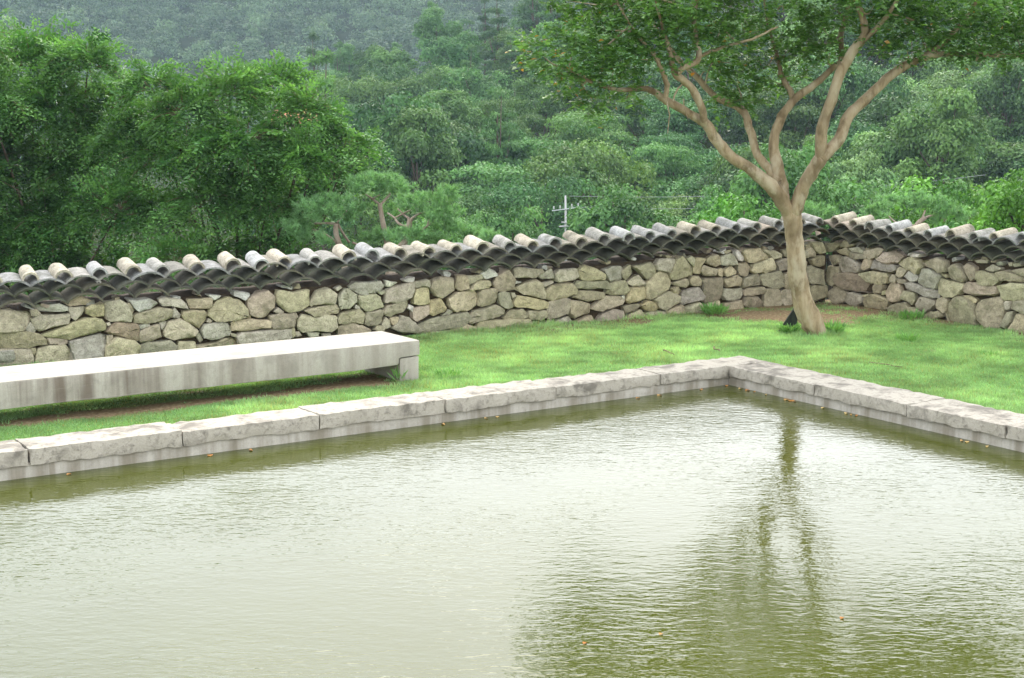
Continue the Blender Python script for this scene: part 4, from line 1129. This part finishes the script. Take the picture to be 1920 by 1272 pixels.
# ------------------------------------------------------------------ wooded hillside beyond the wall
def crown_cloud(rng, R0, H0, style, n_cards, card):
    """leaf clusters on the skin of many overlapping lobes; returns card centres, directions, normals, sizes, tint"""
    C = []; 
    if style == 'round':
        nb = 24
        d = rand_dirs(nb * 3, rng); d = d[d[:, 2] > -0.35][:nb]
        f = rng.uniform(0.5, 0.9, len(d))
        cen = d * f[:, None] * np.array([R0, R0, H0 * 0.5]); rad = rng.uniform(0.22, 0.38, len(d)) * R0; flat = np.full(len(d), 0.8)
    elif style == 'tier':
        cen = []; rad = []
        for lv in range(6):
            z = -0.4 + 0.9 * lv / 5; rr = math.sqrt(max(0.05, 1 - (z * 0.95) ** 2))
            for _ in range(6):
                a = rng.uniform(0, 6.283); q = rng.uniform(0.3, 0.85) * rr
                cen.append([q * R0 * math.cos(a), q * R0 * math.sin(a), z * H0 * 0.5 + rng.normal(0, .15)]); rad.append(rng.uniform(0.30, 0.45) * R0)
        cen = np.array(cen); rad = np.array(rad); flat = np.full(len(rad), 0.34)
    else:                                      # pine: open, whorled shelves narrowing upwards
        cen = []; rad = []
        for lv in range(8):
            z = -0.5 + lv / 7; w = (1 - 0.72 * lv / 7)
            for _ in range(5 if lv < 6 else 3):
                a = rng.uniform(0, 6.283); q = rng.uniform(0.25, 0.8) * w
                cen.append([q * R0 * math.cos(a), q * R0 * math.sin(a), z * H0 + rng.normal(0, .2)]); rad.append(rng.uniform(0.20, 0.34) * R0 * (0.5 + 0.5 * w))
        cen = np.array(cen); rad = np.array(rad); flat = np.full(len(rad), 0.40)
    n_out = n_cards; n_cards = int(n_cards * 1.45)
    w = rad ** 2; idx = rng.choice(len(rad), n_cards, p=w / w.sum())
    d = rand_dirs(n_cards, rng); d[:, 2] = np.where(d[:, 2] < -0.3, -d[:, 2], d[:, 2])
    sc = np.stack([rad[idx], rad[idx], rad[idx] * flat[idx]], 1)
    P = cen[idx] + d * sc * rng.uniform(0.72, 1.06, (n_cards, 1))
    tw = rng.uniform(0, 1, n_cards) < 0.14                       # loose twigs poking out of the skin
    P = P + d * sc * (tw * rng.uniform(0.1, 0.38, n_cards))[:, None]
    ph = rng.uniform(0, 6.28, 6); kf = 2.2 / R0 * 4.0
    hol = np.sin(P[:, 0] * kf + ph[0]) * np.sin(P[:, 1] * kf + ph[1]) + np.sin(P[:, 2] * kf * 1.3 + ph[2]) * np.cos(P[:, 0] * kf * 1.7 + ph[3])
    keep = np.argsort(hol + rng.normal(0, 0.45, n_cards))[-n_out:]   # open holes in the foliage
    P = P[keep]; d = d[keep]; idx = idx[keep]; n_cards = n_out
    N = unit(d * np.array([1, 1, 1.3]) + rng.normal(0, 0.60, (n_cards, 3)) + np.array([0, 0, 0.25]))
    D = unit(np.cross(N, rand_dirs(n_cards, rng)) + np.array([0, 0, -0.25]))
    S = rng.uniform(0.65, 1.3, n_cards) * card
    bl = rng.uniform(0, 1, len(rad)); bt = rng.uniform(0.75, 1.25, len(rad))
    T = np.stack([np.clip(bl[idx] * 0.55 + rng.uniform(0, 0.45, n_cards), 0, 1), bt[idx] * rng.uniform(0.82, 1.18, n_cards), np.zeros(n_cards)], 1)
    return P, D, N, S, T, cen, rad

def tree_proto(style, seed, R0, H0, n_cards, card, slim=0.55):
    rng = np.random.default_rng(seed)
    P, D, N, S, T, cen, rad = crown_cloud(rng, R0, H0, style, n_cards, card)
    V, F = leaf_cards(P, D, N, S, S * slim, 0.2)
    trunk_h = H0 * 0.75
    off = np.array([0, 0, trunk_h if style != 'pine' else H0 * 0.85])
    crown = mesh_np("wood_crown", V + off, F, False, np.repeat(T, 4, 0)); crown.materials.append(MAT_WOOD_LEAF)
    J = Join()
    top = trunk_h * (1.15 if style != 'pine' else 1.6)
    V, F = tube(smooth_path(np.array([[0, 0, -0.6], [0.15, 0.1, trunk_h * .5], [rng.normal(0, .2), rng.normal(0, .2), top]]), 4), np.linspace(0.2, 0.06, 9), 7); J.add(V, F)
    for k in rng.choice(len(cen), 8, replace=False):
        c = cen[k] + off; z0 = min(top * 0.9, trunk_h * rng.uniform(0.45, 0.95))
        V, F = tube(np.array([[0.1, 0.05, z0], (np.array([0.1, 0.05, z0]) + c) / 2 + [0, 0, -.1], c]), [0.075, 0.05, 0.025], 5); J.add(V, F)
    trunk = J.mesh("wood_trunk"); trunk.materials.append(MAT_BARK)
    return crown, trunk

PROTO = {
    'round': [tree_proto('round', 100 + i, r, h, 11000, 0.24) for i, (r, h) in enumerate([(3.9, 6.6), (4.4, 6.0), (3.0, 7.6), (4.0, 7.0), (2.7, 8.2), (3.5, 6.0)])],
    'tier': [tree_proto('tier', 120 + i, r, h, 11000, 0.23) for i, (r, h) in enumerate([(4.2, 6.6), (3.8, 7.0)])],
    'pine': [tree_proto('pine', 140 + i, r, h, 9000, 0.30, 0.22) for i, (r, h) in enumerate([(3.0, 7.2), (2.6, 8.0)])],
    'bush': [tree_proto('round', 160 + i, 2.0, 3.0, 6000, 0.15) for i in range(2)],
}
WOOD = {
    'round': ("woodland_tree", "rounded broadleaf tree in the dense green wood on the hillside", "tree", "broadleaf trees on the hillside"),
    'tier': ("woodland_tree", "broadleaf tree with layered flat boughs in the hillside wood", "tree", "layered trees on the hillside"),
    'silver': ("woodland_tree", "pale silvery-leaved tree on the hillside at the right", "tree", "silvery trees on the hillside"),
    'pine': ("woodland_pine", "tall open pine standing high on the hillside wood", "pine tree", "pines on the hillside"),
    'bush': ("woodland_shrub", "low green shrub at the foot of the hillside wood", "shrub", "shrubs below the hillside wood"),
}
def place_tree(kind, x, y, s, rz, col, proto=None, z=None, label=None):
    nm, lab, cat, grp = WOOD[kind]
    pk = 'round' if kind == 'silver' else kind
    cr, tk = proto or PROTO[pk][rnd_wood.integers(len(PROTO[pk]))]
    root = empty(nm, (x, y, float(terrain_z(x, y)) if z is None else z), rz, label=label or lab, category=cat)
    if label is None: root["group"] = grp
    root.scale = (s * rnd_wood.uniform(0.85, 1.1), s * rnd_wood.uniform(0.85, 1.1), s * rnd_wood.uniform(0.85, 1.3))
    link("trunk", tk, None, root)
    link("crown", cr, None, root, col)
    return root
rnd_wood = np.random.default_rng(77)
def build_hillside():
    r = rnd_wood; n = 0; kinds = {}
    y = 84.0
    while y < 236:
        step = 5.9 + 0.016 * (y - 84)
        x0, x1 = -0.165 * y - 6, 0.40 * y + 6
        x = x0 + r.uniform(0, step)
        while x < x1:
            px = 960 + 2690 * x / y
            xx, yy = x + r.normal(0, 1.1), y + r.normal(0, 1.4)
            x += step
            if px < 520 or px > 2060: continue
            h = (float(terrain_z(xx, yy)) + 4 - 2.5) / yy * 2690        # px above the horizon
            u = r.uniform()
            if px < 1050 and h > 40 and u < 0.55 or u < 0.06: kind = 'pine'
            elif px > 1480 and h < 150 and u < 0.50: kind = 'silver'
            elif u < 0.36: kind = 'tier'
            else: kind = 'round'
            b = r.uniform(0.55, 1.2); w = r.uniform(-0.16, 0.16)
            if kind == 'silver': col = (1.0 + b, 0.8 + 0.85 * b, 1.0 + b)
            elif kind == 'pine': col = (0.92 * b, 0.95 * b, 0.95 * b)
            else: col = (b * (1 + w), b, b * (0.95 - w * 0.8))
            place_tree(kind, xx, yy, r.uniform(0.80, 1.22) * (0.9 if y < 90 else 1), r.uniform(0, 6.28), col)
            kinds[kind] = kinds.get(kind, 0) + 1
        y += step * 0.92
    # low growth in front of the wood
    for i in range(34):
        yy = r.uniform(58, 79); px = r.uniform(820, 1960); x = (px - 960) / 2690 * yy
        if 985 < px < 1130: continue
        b = r.uniform(0.7, 1.1)
        place_tree('bush', x, yy, r.uniform(0.8, 1.5), r.uniform(0, 6.28), (b * 0.98, b * 1.06, b * 0.95), z=float(terrain_z(x, yy)) + 0.5)
        kinds['bush'] = kinds.get('bush', 0) + 1
    # shrubs close behind the walls
    b1 = place_tree('bush', 15.0, 45.0, 1.0, 0.4, (1.25, 1.15, 0.95), PROTO['bush'][0], -3.9, "dull olive shrub behind the pine on the right")
    b2 = place_tree('bush', 9.25, 25.0, 0.55, 1.1, (1.1, 1.3, 0.6), PROTO['bush'][1], -0.9, "bright yellow-green bush above the tiles at the right edge")
    b3 = place_tree('bush', 11.9, 38.0, 0.9, 2.0, (1.15, 1.3, 0.8), PROTO['bush'][0], -3.0, "green bush low behind the short wall, right of the pine")
    b4 = place_tree('bush', 6.6, 40.0, 1.0, 3.0, (1.2, 1.45, 0.8), PROTO['bush'][1], -3.4, "fresh green bush showing left of the smooth-barked tree's fork")
    print("wood", kinds)
build_hillside()

# ------------------------------------------------------------------ far wooded mountainside: one mass
def build_far_wood():
    rng = np.random.default_rng(9); protos = []
    for i in range(7):
        st = ['round', 'round', 'round', 'tier', 'pine', 'round', 'tier'][i]
        P, D, N, S, T, _, _ = crown_cloud(rng, 4.6, 7.0, st, 620, 0.62)
        V, F = leaf_cards(P, D, N, S, S * 0.75, 0.2); protos.append((V.astype(np.float32), T))
    VV = []; TT = []; cnt = 0
    y = 342.0
    while y < 560:
        x = -0.42 * y + rng.uniform(0, 8)
        while x < 0.16 * y:
            xx, yy = x + rng.normal(0, 1.6), y + rng.normal(0, 1.6); x += 8.0
            V, T = protos[rng.integers(7)]; a = rng.uniform(0, 6.283); s = rng.uniform(0.8, 1.35)
            c, sn = math.cos(a) * s, math.sin(a) * s
            W = np.empty_like(V); W[:, 0] = V[:, 0] * c - V[:, 1] * sn + xx; W[:, 1] = V[:, 0] * sn + V[:, 1] * c + yy
            W[:, 2] = V[:, 2] * s + float(terrain_z(xx, yy)) + 5.0 * s
            VV.append(W); b = rng.uniform(0.65, 1.35); t = np.repeat(T, 4, 0).copy(); t[:, 1] *= b; TT.append(t); cnt += 1
        y += 8.2
    V = np.vstack(VV); n = len(V) // 4
    o = link("distant_wood", mesh_np("distant_wood", V, np.arange(n * 4, dtype=np.int32).reshape(-1, 4), False, np.vstack(TT)), MAT_FAR_LEAF)
    tag(o, "hazy blue-green wood covering the far mountainside", "forest", kind="stuff")
    print("far trees", cnt)
build_far_wood()

# ------------------------------------------------------------------ utility pole, wires, far roof
def plain(name, col, rough=0.7, scale=20):
    M = Mat(name); a = M.noise(M.coord("Object"), scale, 4)
    c = M.mix(a, tuple(v * 0.8 for v in col), tuple(min(1, v * 1.15) for v in col))
    return M.done(M.principled(c, rough, 0.3, M.bump(a, 0.2, 0.01)))
MAT_CONCRETE = plain("pole_concrete", (0.42, 0.41, 0.385)); MAT_STEEL = plain("galvanised_steel", (0.45, 0.46, 0.46), 0.5); MAT_CABLE = plain("cable", (0.25, 0.26, 0.26))

def build_pole():
    x, y = 2.97, 80.0; zb = float(terrain_z(x, y))
    root = empty("utility_pole", (x, y, zb), label="pale concrete utility pole standing before the hillside wood", category="utility pole")
    top = -1.75 - zb
    V, F = tube(np.array([[0.1, 0, -0.3], [0.05, 0, top * .5], [0, 0, top]]), [0.10, 0.075, 0.052], 10); link("post", mesh_py("post", V.tolist(), F, True), MAT_CONCRETE, root)
    def bar(name, a, b, r, mat): 
        V, F = tube(np.array([a, b]), [r, r], 6); return link(name, mesh_py(name, V.tolist(), F, True), mat, root)
    z = top - 0.72
    arm = bar("cross_arm", [-0.75, -0.12, z - 0.12], [0.80, -0.12, z + 0.08], 0.03, MAT_STEEL)
    for k in (-0.65, -0.3, 0.35, 0.7): bar("insulator", [k, -0.12, z + 0.05 + k * .13], [k, -0.12, z + 0.22 + k * .13], 0.04, MAT_CONCRETE).parent = arm
    bar("bracket", [-0.35, -0.1, z - 1.0], [0.3, -0.1, z - 0.95], 0.05, MAT_CONCRETE)
    bar("bracket", [-0.22, -0.1, z - 0.75], [0.2, -0.1, z - 0.78], 0.04, MAT_CONCRETE)
    zt = -1.75
    for lab, z0, x1, z1, sag in (("thin upper overhead wire running right from the pole top", zt - 0.02, 26, -0.6, 0.45), ("thin lower overhead wire running right from the pole's cross arm", zt - 0.62, 26, -1.3, 0.5)):
        t = np.linspace(0, 1, 14); p = np.stack([x + 0.2 + (x1 - x) * t, np.full(14, y - 0.15), z0 + (z1 - z0) * t - sag * 4 * t * (1 - t)], 1)
        V, F = tube(p, np.full(14, 0.012), 4)
        tag(link("overhead_wire", mesh_py("overhead_wire", V.tolist(), F, True), MAT_CABLE), lab, "wire")
build_pole()

def build_house():
    x, y = -19.9, 140.0
    zr = 3.2
    root = empty("far_house", (x, y, float(terrain_z(x, y))), label="small far house with an orange tile roof behind the leafy tree", category="house")
    h = zr - float(terrain_z(x, y)); w, d = 2.6, 3.0
    wall = mesh_py("wall", [(-w, -d, -1), (w, -d, -1), (w, d, -1), (-w, d, -1), (-w, -d, h - 1.2), (w, -d, h - 1.2), (w, d, h - 1.2), (-w, d, h - 1.2), (-w, 0, h - .1), (w, 0, h - .1)],
                   [(0, 1, 5, 4), (2, 3, 7, 6), (1, 2, 6, 9, 5), (3, 0, 4, 8, 7), (0, 3, 2, 1)])
    link("wall", wall, plain("house_wall", (0.55, 0.52, 0.46)), root)
    e = 0.35; rf = mesh_py("roof", [(-w - e, -d - .4, h - 1.35), (w + e, -d - .4, h - 1.35), (w + e, 0, h + 0.06), (-w - e, 0, h + 0.06), (w + e, d + .4, h - 1.35), (-w - e, d + .4, h - 1.35),
                           (-w - e, -d - .4, h - 1.25), (w + e, -d - .4, h - 1.25), (w + e, 0, h + 0.18), (-w - e, 0, h + 0.18), (w + e, d + .4, h - 1.25), (-w - e, d + .4, h - 1.25)],
                           [(0, 1, 2, 3), (3, 2, 4, 5), (6, 9, 8, 7), (9, 11, 10, 8), (0, 6, 7, 1), (5, 4, 10, 11), (0, 3, 9, 6), (3, 5, 11, 9), (1, 7, 8, 2), (2, 8, 10, 4)])
    link("roof", rf, plain("orange_roof", (0.50, 0.20, 0.10), 0.8, 6), root)
build_house()

# ------------------------------------------------------------------ grass
def build_grass():
    rng = np.random.default_rng(41)
    def sample(n, s0, s1, q0, q1):
        s = rng.uniform(s0, s1, n); q = rng.uniform(q0, q1, n); p = P0 + s[:, None] * EA + q[:, None] * EB
        d = -behind_wall(p[:, 0], p[:, 1]); keep = d > 0.01
        p = p[keep]
        px = 960 + 2690 * p[:, 0] / p[:, 1]; keep = (px > -200) & (px < 2150); p = p[keep]
        t = soil_amount(p[:, 0], p[:, 1])
        return p[rng.uniform(0, 1, len(p)) > t * 1.02]
    p = np.vstack([sample(420000, -8.5, 6.5, -4.6, -0.39), sample(230000, 0.47, 6.5, -0.4, 4.6)])
    n = len(p)
    patch = vnoise(p[:, 0] * 2.3, p[:, 1] * 2.3, 51); fine = vnoise(p[:, 0] * 9, p[:, 1] * 9, 52)
    h = rng.uniform(0.018, 0.045, n) * (0.7 + 0.7 * patch) * (0.7 + 0.6 * fine)
    d = -behind_wall(p[:, 0], p[:, 1]); h *= 1 + 0.9 * np.exp(-d / 0.15) * (vnoise(p[:, 0] * 4, p[:, 1] * 4, 53) > 0.5)
    tr = np.hypot(p[:, 0] - 3.55, p[:, 1] - 16.4); h *= 1 + 1.6 * np.exp(-(tr / 0.28) ** 2)
    B = np.stack([p[:, 0], p[:, 1], lawn_z(p[:, 0], p[:, 1]) - 0.004], 1)
    D = unit(np.stack([rng.normal(0, 0.55, n), rng.normal(0, 0.55, n), np.ones(n)], 1))
    S = unit(np.cross(D, rand_dirs(n, rng))) * rng.uniform(0.003, 0.0055, n)[:, None]
    V = np.stack([B - S, B + S, B + D * h[:, None]], 1).reshape(-1, 3)
    T = np.zeros((n, 3), np.float32)
    T[:, 0] = np.clip(0.5 * patch + 0.3 * rng.uniform(0, 1, n) + 0.25 * fine, 0, 1); T[:, 1] = rng.uniform(0.75, 1.2, n) * (0.85 + 0.3 * patch)
    dry = np.clip((vnoise(p[:, 0] * 1.4 + 7, p[:, 1] * 1.4, 57) - 0.45) * 2.2, 0, 1)
    T[:, 2] = np.where(rng.uniform(0, 1, n) < 0.04 + 0.12 * dry, 0.35, 0.05 * dry)
    T[:, 1] *= (0.72 + 0.6 * vnoise(p[:, 0] * 6, p[:, 1] * 6, 58)) * (0.9 + 0.2 * vnoise(p[:, 0] * 0.9, p[:, 1] * 0.9, 59))
    o = link("grass", mesh_np("grass", V, np.arange(n * 3, dtype=np.int32).reshape(-1, 3), False, np.repeat(T, 3, 0)), MAT_GRASS)
    tag(o, "short bright green grass of the lawn round the pond", "grass", kind="stuff")
    print("blades", n)
build_grass()

def weed(name, label, x, y, r, h, n, seed, col=None):
    rng = np.random.default_rng(seed)
    a = rng.uniform(0, 6.28, n); q = r * np.sqrt(rng.uniform(0, 1, n))
    P = np.stack([q * np.cos(a) * .5, q * np.sin(a) * .5, rng.uniform(0, h * 0.5, n)], 1)
    D = unit(np.stack([np.cos(a) * .7, np.sin(a) * .7, rng.uniform(0.4, 1.8, n)], 1) + rng.normal(0, .3, (n, 3)))
    N = unit(np.array([0, 0, 1.0]) + rng.normal(0, 0.4, (n, 3)))
    S = rng.uniform(0.5, 1.0, n) * h
    V, F = leaf_cards(P, D, N, S * 0.9, S * 0.15, 0.15)
    o = link(name, mesh_np(name, V, F, False, tints(n, rng)), MAT_WEED); o.location = (x, y, 0.0)
    tag(o, label, "weed")
weed("weed_clump", "dark leafy weed in the lawn, right of the smooth-barked tree", 4.48, 16.08, 0.24, 0.10, 190, 1)
weed("weed_clump", "leafy green tuft at the right foot of the smooth-barked tree", 3.74, 16.55, 0.22, 0.15, 260, 2)
weed("weed_clump", "tall grassy tuft against the long wall, left of the bare earth", 2.60, 18.30, 0.30, 0.14, 320, 3)
weed("weed_clump", "broad-leaved weed beside the right leg of the stone bench", -0.62, 13.80, 0.22, 0.09, 130, 4)
weed("weed_clump", "leafy weed at the foot of the short wall nearest the corner", 5.02, 17.85, 0.26, 0.12, 240, 5)
weed("weed_clump", "small weed tuft in the lawn at the right edge", 5.05, 15.05, 0.2, 0.06, 150, 6)
weed("weed_clump", "grassy tuft at the left foot of the smooth-barked tree", 3.25, 16.62, 0.20, 0.13, 240, 7)
weed("weed_clump", "spiky grass tuft in front of the stone bench's right leg", -1.08, 13.56, 0.12, 0.16, 26, 8)

def twig(label, a, b, seed):
    rng = np.random.default_rng(seed); t = np.linspace(0, 1, 6)[:, None]
    p = np.array([*a, 0.022]) * (1 - t) + np.array([*b, 0.03]) * t + rng.normal(0, 0.008, (6, 3))
    c = p.mean(0); V, F = tube(p - c, np.linspace(0.008, 0.004, 6), 5)
    o = link("fallen_twig", mesh_py("fallen_twig", V.tolist(), F, True), MAT_TWIG); o.location = c
    tag(o, label, "twig")
twig("bent dry twig lying on the lawn beyond the right kerb", (3.67, 14.52), (3.92, 14.22), 1)
twig("thin pale twig on the lawn left of the pond corner", (1.64, 15.33), (1.72, 14.98), 2)
twig("thin pale twig on the lawn just above the pond corner", (2.20, 15.55), (2.24, 15.22), 3)

# ------------------------------------------------------------------ leaves on the water
def build_leaves():
    rng = np.random.default_rng(6); ms = []
    for k in range(3):
        a = np.linspace(0, 2 * math.pi, 9)[:-1]; L, W = 0.030, 0.017
        V = [(L * math.cos(t), W * math.sin(t), 0.003 + 0.005 * math.cos(t * 2 + k)) for t in a]
        V += [(x * .98, y * .98, z - 0.0015) for x, y, z in V]
        F = [tuple(range(8)), tuple(range(15, 7, -1))] + [(i, i + 8, (i + 1) % 8 + 8, (i + 1) % 8) for i in range(8)]
        ms.append(mesh_py("fallen_leaf", V, F))
    M = Mat("dry_leaf"); oi = M.n("ShaderNodeObjectInfo")
    mat = M.done(M.principled(M.mix(oi.outputs["Random"], (0.42, 0.17, 0.04), (0.50, 0.36, 0.14)), 0.6, 0.3))
    for m in ms: m.materials.append(mat)
    pts = [(2.14, 14.07), (2.25, 13.92), (2.31, 13.83), (2.36, 13.74), (2.45, 13.60), (2.60, 13.36), (2.63, 13.31), (2.66, 13.28), (2.86, 12.96), (3.02, 12.72), (3.05, 12.66), (3.09, 12.62), (3.72, 11.60), (3.75, 11.56), (3.86, 11.39),
           (1.86, 13.87), (1.42, 13.57), (1.20, 13.43), (-0.13, 12.56), (-0.23, 12.50), (-0.60, 12.25), (-2.39, 11.08), (-2.10, 11.26), (-3.32, 10.47)]
    for i, (x, y) in enumerate(pts):
        o = link("fallen_leaf", ms[i % 3]); o.location = (x, y, -0.1365); o.rotation_euler = (0, 0, rng.uniform(0, 6.28)); s = rng.uniform(0.5, 0.95); o.scale = (s, s, 1)
        tag(o, "orange-brown leaf floating along the foot of the pond kerb", "leaf", "leaves floating along the kerb")
    for (x, y), lab in zip([(0.37, 6.97), (0.77, 7.10), (1.76, 7.34)], ["pale leaf afloat in the open pond, leftmost of three near the bottom", "pale leaf afloat in the open pond, middle one of three near the bottom", "pale leaf afloat in the open pond, rightmost of three near the bottom"]):
        o = link("fallen_leaf", ms[1]); o.location = (x, y, -0.1365); o.scale = (0.42, 0.42, 1); tag(o, lab, "leaf")
build_leaves()

# ------------------------------------------------------------------ haze
def build_haze():
    x, y0, y1, z0, z1 = 328, -16, 631, -14, 80
    V = [(-x, y0, z0), (x, y0, z0), (x, y1, z0), (-x, y1, z0), (-x, y0, z1), (x, y0, z1), (x, y1, z1), (-x, y1, z1)]
    m = mesh_py("haze", V, [(3, 2, 1, 0), (4, 5, 6, 7), (0, 1, 5, 4), (1, 2, 6, 5), (2, 3, 7, 6), (3, 0, 4, 7)])
    mat = bpy.data.materials.new("haze_air"); mat.use_nodes = True; t = mat.node_tree; t.nodes.clear()
    out = t.nodes.new("ShaderNodeOutputMaterial"); pv = t.nodes.new("ShaderNodeVolumePrincipled")
    pv.inputs["Color"].default_value = (0.64, 0.86, 1.0, 1); pv.inputs["Density"].default_value = HAZE; pv.inputs["Anisotropy"].default_value = 0.2
    t.links.new(pv.outputs[0], out.inputs["Volume"])
    try: mat.cycles.homogeneous_volume = True
    except Exception: pass
    m.materials.append(mat)
    o = link("haze", m); tag(o, "thin pale air haze over the whole valley", "haze", kind="stuff")
HAZE = 0.00027
build_haze()
